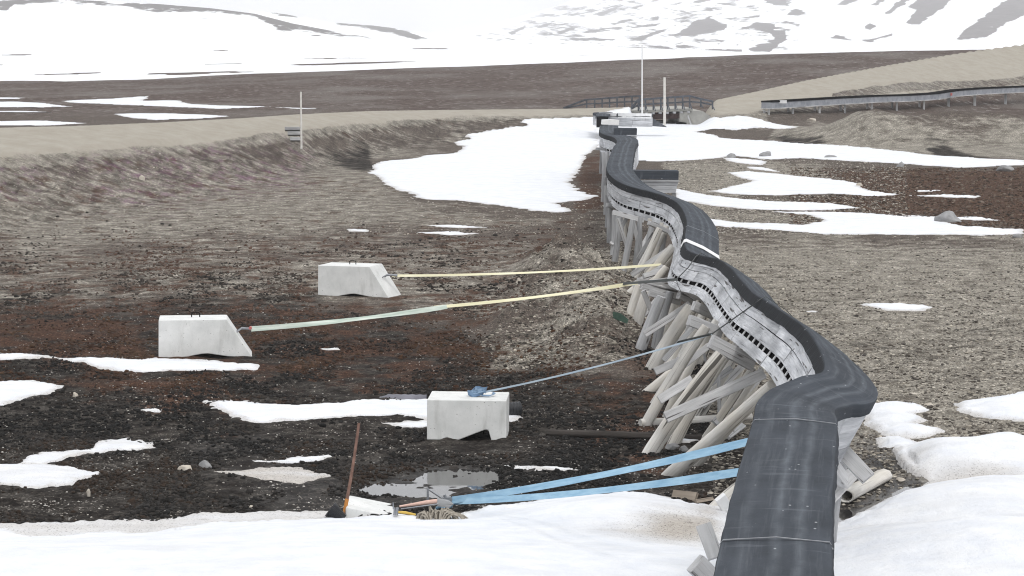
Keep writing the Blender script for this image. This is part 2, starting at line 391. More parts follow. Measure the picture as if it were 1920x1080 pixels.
def mat_plain(name, a, b, scale=4, rough=.7, spec=.3, metal=0., bump=.15, dark=None):
    t = NT(name); v = t.coord(); n = t.noise(v, scale, 5, .6); f = t.noise(v, scale*9, 4, .7)
    col = t.mix(t.ramp(n, [(.32, 0.), (.68, 1.)]), a, b)
    if dark: col = t.mix(t.ramp(f, [(.63, 0.), (.72, .7)]), col, dark)
    t.bump(t.math('ADD', n, t.math('MULTIPLY', f, .4)), bump, .02)
    return t.fin(col, rough, spec, metal)
def mat_concrete():
    t = NT('cast_concrete'); v = t.coord(); n = t.noise(v, 2.6, 5, .6); f = t.noise(v, 26, 4, .7); s = t.noise(t.coord('Object', (3, 3, .7)), 2., 4, .6)
    col = t.mix(t.ramp(n, [(.3, 0.), (.7, 1.)]), (.60, .61, .60), (.77, .775, .765))
    col = t.mix(t.ramp(s, [(.55, 0.), (.8, .5)]), col, (.36, .36, .34))
    pit = t.vor(v, 17, 'F1', 'Distance'); pr = t.math('MULTIPLY', t.ramp(pit, [(.1, 1.), (.16, 0.)]), t.ramp(t.noise(v, 5, 2), [(.5, 0.), (.6, 1.)]))
    col = t.mix(t.math('MULTIPLY', pr, .7), col, (.15, .15, .14)); col = t.mix(t.ramp(f, [(.6, 0.), (.75, .3)]), col, (.3, .3, .29))
    t.bump(t.math('SUBTRACT', t.math('ADD', t.math('MULTIPLY', n, .4), t.math('MULTIPLY', f, .3)), pr), .3, .02)
    return t.fin(col, .85, .25)
def mat_water():
    t = NT('melt_water'); v = t.coord('Object', (1, .35, 1)); t.bump(t.noise(v, 6, 3, .6), .06, .01)
    return t.fin((.035, .034, .034), .03, .8)
def mat_attr(name, rough=.9):
    t = NT(name); c = t.at('tint').outputs['Color']; n = t.noise(t.coord(), 22, 3, .6)
    t.bump(n, .4, .02)
    return t.fin(t.mix(1., c, t.ramp(n, [(.3, .7), (.7, 1.25)]), 'MULTIPLY'), rough, .25)
def mat_strap(name, a, b):
    t = NT(name); n = t.noise(t.coord('UV', (1.2, 9, 1)), 1.5, 4, .6); w = t.noise(t.coord('UV', (60, 60, 1)), 3, 2, .5)
    col = t.mix(t.ramp(n, [(.35, 0.), (.7, 1.)]), a, b); t.bump(w, .3, .004)
    return t.fin(col, .75, .25)
M = {}
M['ground'] = mat_ground(); M['snow'] = mat_snow(); M['mount'] = mat_mount(); M['hill'] = mat_mount('hill_slope', (.05, .042, .038), (.12, .105, .096))
M['board'] = mat_wood('weathered_board', (.42, .435, .465), (.74, .75, .775))
M['log'] = mat_wood('driftwood_log', (.50, .485, .46), (.80, .785, .75), (.09, .08, .07), (.60, .55, .47), .7)
M['logdark'] = mat_wood('greyed_log', (.32, .325, .335), (.52, .525, .535), (.07, .065, .06), None, .7)
M['beam'] = mat_wood('sawn_beam', (.44, .44, .445), (.64, .64, .645))
M['oldwood'] = mat_wood('dark_wet_timber', (.035, .03, .027), (.085, .075, .068), (.015, .013, .012))
M['tan'] = mat_wood('tan_plank', (.30, .25, .20), (.42, .36, .30))
M['felt'] = mat_felt()
M['dark'] = mat_plain('flat_black_and_inner_shade', (.006, .006, .007), (.012, .012, .013), 4, .9, .0)  # black for small dark parts, also the painted shade inside the ducts
M['concrete'] = mat_concrete()
M['abut'] = mat_plain('old_concrete', (.27, .265, .245), (.40, .39, .36), 1.2, .9, .2, 0, .3, (.16, .155, .14))
M['water'] = mat_water()
M['tint'] = mat_attr('loose_stone')
M['duct_side'] = mat_plain('blue_grey_side_boards', (.22, .235, .265), (.36, .375, .41), 2, .85, .2)
M['steel'] = mat_plain('galvanised_steel', (.20, .21, .23), (.33, .34, .36), 6, .45, .5, .6)
M['greywood'] = mat_plain('bridge_timber', (.055, .06, .07), (.115, .125, .145), 3, .8, .25)
M['rustgirder'] = mat_plain('rusty_girder', (.030, .016, .014), (.06, .034, .03), 2, .8, .3)
M['rubber'] = mat_plain('black_rubber', (.014, .015, .018), (.03, .032, .037), 8, .5, .4)
M['white'] = mat_plain('white_paint', (.68, .69, .70), (.80, .80, .80), 5, .6, .3)
M['palewood'] = mat_plain('pale_pole_wood', (.55, .53, .50), (.70, .68, .64), 8, .8, .2)
M['rock'] = mat_plain('grey_boulder', (.20, .20, .205), (.36, .36, .36), 3.5, .9, .25, 0, .5, (.10, .10, .10))
M['rocktan'] = mat_plain('tan_boulder', (.42, .37, .31), (.58, .54, .48), 5, .9, .25, 0, .5)
M['blue'] = mat_strap('blue_webbing', (.24, .42, .58), (.40, .60, .74))
M['darkblue'] = mat_strap('dark_blue_webbing', (.09, .16, .27), (.30, .42, .56))
M['bluegrey'] = mat_strap('faded_blue_webbing', (.27, .34, .41), (.48, .56, .63))
M['yellow'] = mat_strap('yellow_webbing', (.70, .66, .43), (.83, .80, .62))
M['green'] = mat_strap('green_webbing', (.38, .46, .40), (.66, .71, .65))
M['darkstrap'] = mat_strap('dark_webbing', (.045, .05, .05), (.11, .115, .115))
M['orange'] = mat_plain('orange_paint', (.40, .15, .03), (.55, .24, .05), 14, .5, .4)
M['brownwood'] = mat_plain('brown_handle_wood', (.12, .065, .05), (.22, .13, .10), 14, .7, .3)
M['pink'] = mat_plain('pale_pink_wood', (.55, .36, .30), (.70, .50, .43), 10, .6, .3)
M['yellowpaint'] = mat_plain('yellow_paint', (.55, .36, .06), (.68, .46, .10), 12, .5, .4)
M['rope'] = mat_plain('frayed_rope', (.26, .23, .19), (.46, .42, .36), 30, .95, .1, 0, .8)
M['sheet'] = mat_plain('grey_plastic_sheet', (.10, .10, .12), (.19, .19, .22), 3, .6, .3)
M['darkgreen'] = mat_plain('dark_green_cloth', (.03, .06, .045), (.06, .10, .075), 8, .8, .2)
M['redpaint'] = mat_plain('red_pin', (.45, .12, .11), (.55, .18, .16), 10, .5, .4)

# ================================================================ ground sheet
def ground():
    rows = np.concatenate([np.geomspace(14000, 1400, 40)[:-1], np.arange(1400, 1100, -5), np.arange(1100, 430, -2.0), np.arange(430, 175, -1.0), np.arange(175, 84, -1.0)])
    Ds = (H/-ab(960, rows)[1]); Ds = np.concatenate([Ds, np.geomspace(Ds[-1]*1.012, 4200, 110)])
    inner = np.arange(-80, 2001, 2.6)
    L = -80-np.cumsum(np.geomspace(4, 320, 48)); Rr = inner[-1]+np.cumsum(np.geomspace(4, 320, 48))
    pxs = np.concatenate([L[::-1], inner, Rr])
    PX, DD = np.meshgrid(pxs, Ds); x = (PX-960)/F*DD; y = DD
    z = G(x.ravel(), y.ravel()).reshape(x.shape)
    px = PX.ravel(); X = x.ravel(); Y = y.ravel(); r = row0(np.maximum(Y, 2.0)); n = len(X)
    n1 = fbm(X/2.2, Y/3., 5, 77); n2 = fbm(X/.7, Y/.9, 3, 78)
    ok = (px > -700) & (px < 2700) & (r < 1500)
    def pm(poly, soft, amp=.0, sc=2.):
        W_ = onG([p[0] for p in poly], [p[1] for p in poly]); poly = [(960+F*a/b, float(row0(b))) for a, b, c in W_]
        s = np.full(n, -1e4); s[ok] = sdf(px[ok], r[ok], poly)
        if amp: s = s + 2.4*amp*n1 + .8*amp*n2
        soft = soft*1.5
        return sstep(-soft, soft, s)
    gravel = np.zeros(n); rust = np.zeros(n); mud = np.zeros(n); pur = np.zeros(n); sand = np.zeros(n); fars = np.zeros(n); wet = np.zeros(n); bank = np.zeros(n)
    def mx(A, m, v): np.maximum(A, m*v, out=A)
    R1 = [(1300,440),(1450,445),(1920,447),(2600,450),(2600,1400),(1560,1400),(1300,1000)]
    mx(gravel, pm(R1, 25, 10), .78)
    mx(gravel, pm([(1240,298),(1400,300),(1540,305),(1560,330),(1520,350),(1400,360),(1340,420),(1300,420),(1260,360)], 9, 5), .75)
    mx(gravel, pm([(1340,390),(1560,395),(1600,410),(1480,430),(1340,425)], 7, 4), .6)
    mx(gravel, pm([(-600,300),(150,275),(560,245),(850,225),(1000,225),(700,315),(760,370),(1000,400),(1040,420),(700,450),(300,470),(-600,520)], 22, 12), .60)
    mx(gravel, pm([(930,690),(900,640),(980,580),(1000,500),(1060,460),(1130,430),(1200,480),(1230,640),(1150,690)], 34, 26), .62); heap = pm([(930,690),(900,640),(980,580),(1000,500),(1060,460),(1130,430),(1200,480),(1230,640),(1150,690)], 34, 26)
    mx(gravel, pm([(1460,240),(1540,235),(1620,222),(1920,240),(2300,250),(2300,300),(1920,300),(1700,290),(1540,275),(1440,262)], 7, 3), .95)
    mx(gravel, pm([(1340,205),(1440,200),(1440,235),(1340,232)], 6, 2), .8)
    mx(gravel, pm([(300,895),(1000,1005),(-200,1005),(-200,930)], 14, 10), .3)
    mx(rust, pm([(-500,440),(500,420),(700,400),(1000,405),(1130,380),(1130,560),(900,640),(700,700),(300,700),(-500,700)], 40, 22), .42)
    mx(rust, pm([(-500,560),(250,560),(290,680),(480,760),(400,790),(0,700),(-500,700)], 30, 20), .66)
    mx(rust, pm([(250,560),(900,560),(1050,680),(900,740),(300,740)], 40, 26), .56)
    mx(rust, pm([(1050,640),(1250,640),(1260,900),(1050,840)], 25, 12), .5)
    mx(rust, pm([(-500,330),(150,285),(500,270),(560,290),(780,360),(500,380),(-500,440)], 16, 10), .34)
    mx(rust, pm([(1530,318),(1700,318),(1920,322),(2500,325),(2500,430),(1900,425),(1700,400),(1500,385),(1640,365)], 9, 5), .95)
    mx(rust, pm([(1085,300),(1130,285),(1130,400),(1080,398)], 10, 5), .8)
    mx(rust, pm([(640,250),(850,222),(560,250),(560,262)], 6, 4), .4)
    mx(mud, pm([(-600,590),(200,570),(600,560),(900,610),(1080,690),(1290,730),(1420,800),(1400,1010),(-600,1020)], 40, 20), .92)
    mx(mud, pm([(-400,490),(380,490),(620,560),(-400,600)], 30, 26), .4)
    mx(gravel, pm([(-400,470),(1000,440),(1000,560),(-400,580)], 40, 34), .55)
    mx(mud, pm([(600,275),(690,280),(715,322),(670,320)], 8, 4), .75)
    mx(mud, pm([(1730,275),(1770,268),(1800,285),(1870,300),(1760,296)], 4, 2), .8)
    mx(mud, pm([(1430,255),(1540,258),(1550,272),(1470,268)], 4, 3), .75)
    mx(mud, pm([(1560,640),(1920,585),(1920,650),(1640,720)], 30, 14), .38)
    mx(mud, pm([(1640,830),(1760,830),(1700,960),(1560,990),(1560,870)], 16, 8), .55)
    mud *= 1-.7*heap; rust *= 1-.7*heap
    mx(pur, pm([(120,330),(250,290),(420,285),(570,300),(560,345),(380,370),(240,365)], 25, 14), .75)
    mx(pur, pm([(-200,320),(60,315),(90,345),(-200,360)], 12, 8), .8)
    # the gravel road
    for T0, T1, w in ((LN, LF, (px < 1190)), (RN, RF, (px > 1275))):
        dn = tab(px, T0, 1); df = tab(px, T1, 1)
        e = np.minimum(Y-dn+.8, df-Y+.6)
        mx(sand, sstep(-1.4, 1.2, e+.8*fbm(X/3, Y/3, 3, 15))*w, 1.)
    dn = tab(px, RN, 1); mx(sand, sstep(dn-9, dn-2, Y+2*fbm(X/4, Y/4, 3, 5))*(px > 1330)*(px < 1560)*(Y < dn+1), .62)
    dn = tab(px, LN, 1); mx(gravel, sstep(dn-5, dn-1, Y)*(px < 1190)*(Y < dn+2), .95); mx(sand, sstep(dn-5.5, dn+.5, Y+2.2*n1)*(px < 1190)*(Y < dn+1), .52)
    mx(sand, pm([(980,208),(1190,208),(1190,222),(1000,221)], 4), .75)
    dn = tab(px, LN, 1); bank = sstep(dn-19, dn-12, Y)*(px < 1150)*(Y < dn+1); dn2 = tab(px, RN, 1); bank = np.maximum(bank, .8*sstep(dn2-16, dn2-8, Y)*(px > 1400)*(Y < dn2))
    mx(gravel, sstep(dn2-13, dn2-4, Y)*(px > 1400)*(Y < dn2+1)*(.75+.4*n1), .8); mx(sand, np.exp(-((Y-(dn2-5.))/1.2)**2)*(px > 1540)*(Y < dn2+1), .7)
    farz = sstep(165, 215, Y+8*fbm(X/20, Y/30, 3, 8)); sand *= 1-sstep(300, 320, Y)
    # snow plain far off with bare strips
    fars = sstep(344, 372, Y+14*fbm(X/25, Y/60, 3, 61))
    rr = row0(Y)
    for a, b, c, th in ((240,340,91,1.1),(400,432,95,.9),(0,68,103,.9),(758,852,92,.9),(200,262,69,.8),(-60,105,79,1.0),(60,205,133,1.2),(262,490,138,1.5),(530,800,126,2.4),(1030,1130,112,1.5),(560,700,112,.9),(-100,20,118,1.),(380,470,121,.8)):
        q = 1-(np.abs(px-(a+b)/2)/((b-a)/2))**2-((rr-c+1.2*fbm(px/60, rr/9, 3, 13))/th)**2
        fars = np.where(q > 0, np.minimum(fars, 1-sstep(0, .35, q)), fars)
    wet = np.maximum(pm(PUD, 26, 12), pm(STREAM, 14, 8)); wet = np.maximum(wet, .3*pm([(380,850),(1100,850),(1100,930),(600,960),(380,910)], 30, 25))
    wet = np.maximum(wet, .6*pm([(1600,820),(1700,820),(1680,900),(1600,940)], 16, 8))
    V = np.stack([X, Y, z.ravel()], 1)
    me = raw_mesh('ground', V, grid_faces(len(Ds), len(pxs)))
    attr(me, 'zone_a', np.stack([sand, gravel, rust], 1)); attr(me, 'zone_b', np.stack([mud, pur, farz], 1)); attr(me, 'far_snow', fars); attr(me, 'wet', wet); attr(me, 'bank', bank)
    tag(link('ground', me, M['ground']), kind='structure')
ground()

# ================================================================ snow lying on the ground
SNOWPOLY = []
def snow(poly, tmax, slope, amp, sc=.6, dirt=0., step=None, lump=0., name='snow_patch', back=None, extra=None, dark_edge=0.6):
    SNOWPOLY.append(poly)
    P = np.array(poly, float); Wp = onG(P[:, 0], P[:, 1])[:, :2]
    P[:, 0] = 960+F*Wp[:, 0]/Wp[:, 1]; P[:, 1] = row0(Wp[:, 1])
    x0, y0 = P.min(0); x1, y1 = P.max(0); m = 10 if y1 > 600 else 5
    sx, sy = step or ((2.6, 1.5) if y1 > 600 else (2.2, .9))
    pxs = np.arange(x0-m*2, x1+m*2, sx); rws = np.arange(y1+m, max(y0-m*1.2, 120), -sy)
    PX, RW = np.meshgrid(pxs, rws); a, b = ab(PX.ravel(), RW.ravel()); D = H/-b; X = a*D; Y = D
    d = sdf(X, Y, [tuple(w) for w in Wp])
    d = d + amp*fbm(X/sc, Y/sc, 4, 101) + amp*.5*fbm(X/(sc*.25), Y/(sc*.25), 2, 107)
    t = np.where(d > 0, tmax*(1-np.exp(-np.maximum(d, 0)*slope/tmax)), d*.8)
    if lump: t = t + np.where(d > 0, lump*np.clip(d*2, 0, 1)*(fbm(X/.8, Y/1.6, 4, 111)+.3), 0)
    if extra is not None: t = t + np.where(d > 0, extra(X, Y, d), 0)
    g = G(X, Y); gs = G(X, Y, False)
    z = np.where(d > .15, np.maximum(gs+t, g+.012), g+np.minimum(t, .1)) if tmax < .2 else np.where(d > .3, np.maximum(gs+t, g+.01), g+t)
    z = np.where(d > 0, np.maximum(z, g+.004+.25*np.minimum(d, .05)), z)
    keep = (d > -.08-.002*Y); Q = grid_faces(len(rws), len(pxs)); Q = Q[keep[Q].all(1)]
    used = np.unique(Q); mp = np.full(len(X), -1); mp[used] = np.arange(len(used))
    if len(used) < 4: return None
    V = np.stack([X, Y, z], 1)[used]
    me = raw_mesh(name, V, mp[Q])
    dr = np.full(len(used), 0.0)+dirt if np.isscalar(dirt) else dirt(X[used], Y[used], d[used], PX.ravel()[used], RW.ravel()[used])
    dr = np.maximum(dr, dark_edge*(1-sstep(0, .12+.002*Y[used], d[used]+.06*fbm(X[used]/.3, Y[used]/.6, 3, 119))))
    attr(me, 'dirt', dr)
    return tag(link(name, me, M['snow']), kind='structure')
S = [
 ([(975,229),(985,225),(1045,222),(1118,222),(1124,240),(1126,270),(1100,292),(1085,320),(1068,345),(1090,362),(1122,370),(1085,378),(1045,382),(1072,398),(1040,400),(960,390),(870,378),(790,375),(740,355),(715,340),(693,325),(700,312),(705,304),(760,300),(800,292),(850,288),(872,278),(850,268),(880,262),(868,255),(930,243),(990,235)], .09, .12, .22, 1.2),
 ([(1112,224),(1200,224),(1262,228),(1300,231),(1350,222),(1400,219),(1440,229),(1470,236),(1496,238),(1465,244),(1430,242),(1380,246),(1310,247),(1360,259),(1450,265),(1540,272),(1650,280),(1750,291),(1850,298),(1925,302),(1925,311),(1800,315),(1700,309),(1600,303),(1500,297),(1440,300),(1375,292),(1350,297),(1300,300),(1240,304),(1192,303),(1150,300),(1112,270)], .09, .12, .3, 1.5),
 ([(1350,296),(1400,298),(1440,303),(1428,310),(1395,309),(1365,303)], .05, .1, .15, .9),
 ([(1398,313),(1430,315),(1470,323),(1440,322),(1405,318)], .05, .1, .12, .9),
 ([(1328,360),(1372,350),(1412,340),(1364,325),(1400,322),(1480,330),(1560,337),(1610,344),(1625,357),(1690,366),(1650,369),(1560,366),(1440,369),(1370,366)], .06, .1, .22, 1.0),
 ([(1262,354),(1330,367),(1440,379),(1560,382),(1612,391),(1540,396),(1400,393),(1330,386),(1262,374)], .06, .1, .15, .9),
 ([(1320,410),(1380,418),(1500,424),(1545,414),(1510,404),(1440,398),(1600,399),(1680,405),(1760,412),(1800,424),(1870,429),(1925,431),(1925,440),(1840,443),(1700,441),(1560,440),(1450,434),(1380,428),(1320,424)], .07, .1, .2, .8),
 ([(1690,404),(1760,408),(1840,409),(1880,415),(1800,414),(1730,411)], .05, .1, .12, .6),
 ([(1715,358),(1765,358),(1760,361),(1720,361)], .04, .1, .08, .6),
 ([(1698,368),(1770,366),(1840,369),(1830,373),(1760,371)], .04, .1, .1, .6),
 ([(1612,572),(1690,570),(1750,577),(1735,587),(1660,584)], .04, .1, .06, .5),
 ([(1500,585),(1535,584),(1530,588)], .03, .1, .02, .4),
 ([(650,431),(692,432),(690,435),(652,435)], .04, .1, .05, .5), ([(772,438),(840,435),(910,441),(840,442)], .04, .1, .08, .6), ([(795,423),(850,422),(920,429),(860,428)], .04, .1, .08, .6),
 ([(-211,230.2),(90,227),(168,232),(60,237),(-271,235.8)], .05, .1, .3, 2.),
 ([(110,190),(180,186),(250,182),(287,180),(262,190),(335,189),(352,196),(430,199),(505,201),(420,205),(280,199),(150,194)], .06, .1, .5, 3.),
 ([(205,214),(260,213),(340,214),(435,218),(390,222),(290,226),(230,219)], .05, .1, .35, 2.),
 ([(-190,181.6),(55,183),(30,187),(-264,185.4)], .05, .1, .4, 2.), ([(-190,192.2),(40,191),(140,201),(60,202),(-250,197.8)], .05, .1, .4, 2.), ([(-204,208.6),(60,209),(112,212),(-278,212.4)], .05, .1, .3, 2.), ([(500,200),(580,203),(630,205),(560,206)], .04, .1, .2, 1.5),
 ([(-218,667.4),(40,664),(108,672),(60,678),(-278,675.6)], .05, .15, .09, .5),
 ([(112,670),(170,671),(250,676),(330,676),(400,683),(486,685),(478,695),(400,697),(330,697),(265,703),(200,693),(150,685)], .06, .15, .11, .5),
 ([(-190,726.5),(60,715),(118,726),(95,741),(45,747),(10,762),(-257,754.5)], .07, .16, .09, .5),
 ([(383,757),(440,756),(560,760),(700,756),(800,752),(985,782),(960,790),(800,792),(740,785),(640,788),(560,787),(490,798),(430,786)], .07, .15, .13, .5),
 ([(712,798),(760,792),(815,790),(815,804),(760,804)], .04, .1, .07, .4),
 ([(470,869),(540,858),(640,859),(560,868)], .025, .1, .09, .4),
 ([(940,875),(1000,874),(1090,884),(1010,883)], .02, .1, .12, .35),
 ([(1220,826),(1290,822),(1350,826),(1290,833)], .02, .1, .1, .35),
 ([(600,657),(635,656),(640,661),(610,662)], .03, .1, .03, .3),
 ([(265,768),(305,768),(300,775),(270,774)], .03, .1, .03, .3),
]
for s in S: snow(*s)
snow([(-211,878.8),(60,871),(130,880),(188,895),(130,913),(50,916),(-257,905.2)], .10, .2, .10, .5, dirt=.25)
snow([(30,872),(70,856),(170,845),(190,828),(230,823),(294,834),(290,843),(200,848),(150,861),(80,874)], .06, .12, .1, .5, dirt=.2)
snow([(405,888),(500,881),(570,879),(625,895),(560,908),(500,904),(450,893)], .05, .1, .1, .5, dirt=.85)
snow([(1608,768),(1640,762),(1700,762),(1747,774),(1712,780),(1742,793),(1715,800),(1768,812),(1740,822),(1660,818),(1625,800)], .14, .5, .06, .4, lump=.015)
snow([(1636,826),(1700,824),(1732,835),(1690,845),(1650,842)], .09, .5, .05, .3)
snow([(1786,760),(1850,750),(1900,744),(1980,738),(1980,805),(1860,786),(1800,777)], .16, .45, .07, .5, lump=.02)
def ex_r(X, Y, d):
    px = 960+F*X/Y; r = row0(Y)
    def hump(c, q, w, h): return np.exp(-((px-c)/w)**2-((r-q)/h)**2)
    return .22*hump(1790, 870, 90, 26)+.20*hump(1900, 860, 60, 22)+.20*hump(1840, 960, 150, 34)+.14*hump(1700, 1055, 110, 40)+.30*hump(1900, 1060, 150, 50)-.20*hump(1790, 905, 130, 10)-.13*hump(1740, 1000, 150, 14)-.10*hump(1850, 1020, 90, 12)
def dr_r(X, Y, d, px, r):
    q = .75*np.exp(-((r-905)/12)**2-((px-1820)/110)**2)+.35*np.exp(-((r-880)/20)**2-((px-1700)/50)**2)+.4*np.exp(-((r-1010)/16)**2-((px-1690)/90)**2)
    return np.clip(q+.06, 0, 1)
snow([(1672,846),(1740,840),(1820,850),(1880,840),(1920,833),(2100,820),(2300,1000),(2300,1500),(1430,1500),(1470,1090),(1500,1010),(1575,985),(1600,976),(1660,942),(1745,908),(1700,890),(1682,870)], .16, .35, .06, .5, dirt=dr_r, lump=.03, name='snow_bank', extra=ex_r, step=(3, 2))
def ex_l(X, Y, d):
    px = 960+F*X/Y; r = row0(Y)
    return .16*np.exp(-((px-1190)/190)**2-((r-985)/38)**2)+.20*sstep(1035, 1110, r)+.09*np.exp(-((px-640)/420)**2-((r-1040)/40)**2)
def dr_l(X, Y, d, px, r):
    q = .95*np.exp(-((px-1275)/75)**2-((r-1015)/24)**2)+.4*np.exp(-((px-1180)/120)**2-((r-1030)/14)**2)+.5*np.exp(-((px-1330)/30)**2-((r-985)/30)**2)
    edge = .55*(1-sstep(0, .28, d))*(px < 640)
    return np.clip(q+edge+.03, 0, 1)
snow([(-200,998),(20,998),(60,1006),(180,1004),(300,1001),(400,986),(540,975),(640,974),(740,972),(860,969),(960,951),(1080,931),(1180,930),(1260,944),(1330,956),(1400,952),(1420,1000),(1400,1500),(-600,1500),(-400,1100)], .34, .13, .05, .5, dirt=dr_l, lump=.02, name='snow_bank', extra=ex_l, step=(3, 1.8))
snow([(-200,988),(30,990),(100,983),(250,981),(400,969),(480,962),(560,962),(660,966),(640,985),(300,1010),(-200,1012)], .035, .08, .07, .4, dirt=.55)
def water(name, poly, z):
    P = np.array([onz(p[0], p[1])[:2] for p in poly]); c = P.mean(0)
    me = bpy.data.meshes.new(name); P2 = c+(P-c)*1.12
    me.from_pydata([(x, y, z) for x, y in P2], [], [list(range(len(P2)))]); me.update()
    tag(link(name, me, M['water']), kind='structure')
water('puddle_water', PUD, -.0535); water('stream_water', STREAM, -.055)

# ================================================================ hills and mountains
def profile_hill(name, px0, px1, topT, baseT, D0, D1, rocks, namp, step=3., rows=70, rough=.0, seed=0, streak=(1, 1), rn=.6):
    pxs = np.arange(px0, px1, step); v = np.linspace(0, 1, rows)
    PX, Vv = np.meshgrid(pxs, v)
    top = np.interp(PX, [t[0] for t in topT], [t[1] for t in topT]); base = np.interp(PX, [t[0] for t in baseT], [t[1] for t in baseT])
    rw = base+(top-base)*Vv + rough*fbm(PX/160+Vv*2, Vv*3, 4, seed)*np.sin(np.pi*np.clip(Vv, 0, 1))*(base-top)/100
    D0 = np.interp(PX, [q[0] for q in D0], [q[1] for q in D0]) if isinstance(D0, list) else D0
    D = D0+(D1-D0)*Vv**1.5
    back = 14; 
    X = (PX-960)/F*D; Z = H-D*(rw-60)/F
    X = np.vstack([X]+[X[-1:]*(1+.03*k) for k in range(1, back)]); Y = np.vstack([D]+[D[-1:]*(1+.03*k) for k in range(1, back)]); Z = np.vstack([Z]+[Z[-1:]*(1-k/(back-1))-20*(k/(back-1)) for k in range(1, back)])
    r = np.full(PX.shape, 0.0)
    for poly, val in rocks:
        s = sdf(PX, rw, poly); r = np.maximum(r, val*sstep(-6, 6, s))
    a, b = streak
    w = fbm((PX*a+rw*b*3)/46, (rw*2.2-PX*.25)/13, 5, seed+5)
    w2 = fbm((PX*a+rw*b*3)/14, (rw*2.2-PX*.25)/5, 4, seed+9)
    r = np.clip(r+(w+.5*w2)*rn*np.where(r > .01, 1, .0), 0, 1)
    if name == 'mountain' and px0 == 660: r = np.maximum(r, .8*(Vv < .03+.02*fbm(PX/50, PX*0, 3, 4))*(PX > 835)*(PX < 1390))
    r = np.vstack([r]+[r[-1:]]*(back-1))
    me = raw_mesh(name, np.stack([X.ravel(), Y.ravel(), Z.ravel()], 1), grid_faces(rows+back-1, len(pxs)))
    attr(me, 'rock', r.ravel())
    tag(link(name, me, M['hill' if name == 'hill' else 'mount']), kind='structure')
profile_hill('hill', -900, 860, [(-900,10),(-200,-14),(0,-6),(100,-1),(180,2),(300,8),(400,16),(480,26),(550,44),(640,61),(700,70),(800,77),(860,79)],
    [(-900,98),(860,98)], 900, 1500,
    [([(-400,-20),(0,1),(90,-2),(180,0),(300,6),(420,14),(510,26),(570,42),(640,60),(720,74),(660,73),(590,66),(530,60),(510,48),(480,32),(420,24),(300,22),(200,12),(110,4),(0,14),(-400,40)], .66),
     ([(-40,2),(36,7),(20,20),(-40,22)], .8), ([(365,33),(398,34),(395,37),(370,36)], .8)], 1, 3., 80, 0, 3, rn=.35)
profile_hill('hill', 470, 880, [(470,20),(520,24),(560,31),(620,42),(700,48),(750,54),(790,68),(820,75),(880,78)], [(470,75),(880,80)], 1700, 2100,
    [([(480,18),(540,26),(562,33),(530,31)], .8), ([(610,41),(700,46),(755,53),(805,74),(780,75),(730,63),(660,50)], .75)], 1, 2.5, 50, 0, 13, rn=.3)
ROCKS = [(p_, .80) for p_ in (
 [(1259,67),(1307,36),(1374,17),(1369,22),(1331,33),(1364,45),(1357,57),(1302,69)], [(1168,77),(1216,62),(1259,48),(1297,33),(1249,57),(1201,77)], [(1081,62),(1120,55),(1149,56),(1115,62)], [(1172,50),(1240,43),(1230,49),(1187,54)], [(1201,38),(1235,29),(1235,41)],
 [(1115,26),(1158,12),(1153,19),(1125,31)], [(1383,33),(1426,26),(1422,36)], [(1374,57),(1417,41),(1455,43),(1450,55),(1470,57),(1474,74),(1441,98),(1402,98),(1398,89),(1450,72),(1440,62)], [(1359,93),(1388,77),(1383,89)], [(1465,31),(1489,14),(1522,29),(1498,31)],
 [(1412,-5),(1460,-5),(1479,12),(1450,12)], [(1565,10),(1594,-8),(1613,-2),(1580,12)], [(1628,10),(1650,-8),(1665,-2),(1640,11)], [(1656,26),(1690,-8),(1709,-2),(1666,25)], [(1695,43),(1714,19),(1695,14),(1733,-12),(1786,-4),(1747,29),(1719,45)],
 [(1781,77),(1815,48),(1891,-8),(1925,-12),(1915,29),(1882,45),(1843,72)], [(1551,72),(1565,64),(1608,76),(1590,77)], [(1616,54),(1628,41),(1639,50),(1628,58)], [(1613,75),(1650,68),(1670,62),(1670,66),(1630,78)], [(1238,11),(1283,2),(1268,11)], [(1308,21),(1330,14),(1337,22)],
 [(1244,86),(1283,77),(1278,83)], [(1008,51),(1048,35),(1026,49)], [(1010,76),(1080,70),(1160,71),(1150,77)], [(1290,4),(1330,-8),(1345,-2),(1310,8)], [(1140,44),(1180,34),(1190,38),(1150,48)], [(1040,60),(1072,50),(1080,54),(1050,64)], [(1180,14),(1212,4),(1220,8),(1190,18)], [(1320,84),(1352,78),(1348,84)], [(950,62),(985,46),(990,52),(960,66)])]
ROCKS += [([(860,74),(950,48),(1010,22),(1080,-10),(1500,-10),(1500,98),(1200,98),(1000,80)], .36)]
profile_hill('mountain', 660, 2900, [(660,82),(760,78),(820,70),(870,56),(940,40),(1000,24),(1060,6),(1120,-12),(1300,-70),(1500,-120),(1700,-170),(1920,-220),(2900,-320)],
    [(660,82),(840,76.5),(1000,84),(1200,92),(1380,99.5),(1700,104),(2900,105)], [(660,1480),(840,1950),(1000,1340),(1200,1000),(1380,815),(1700,735),(2900,720)], 4000, ROCKS, 1, 2.2, 190, 8, 23, (1, .9), .34)
# a farther ridge that closes the valley
profile_hill('mountain', 500, 1050, [(500,60),(600,46),(720,52),(800,62),(860,66),(960,62),(1050,56)], [(500,86),(1050,86)], 3600, 4100, [([(600,44),(760,52),(830,66),(1000,60),(1000,80),(600,80)], .42)], 1, 4., 40, 10, 33, (1, .4), .35)
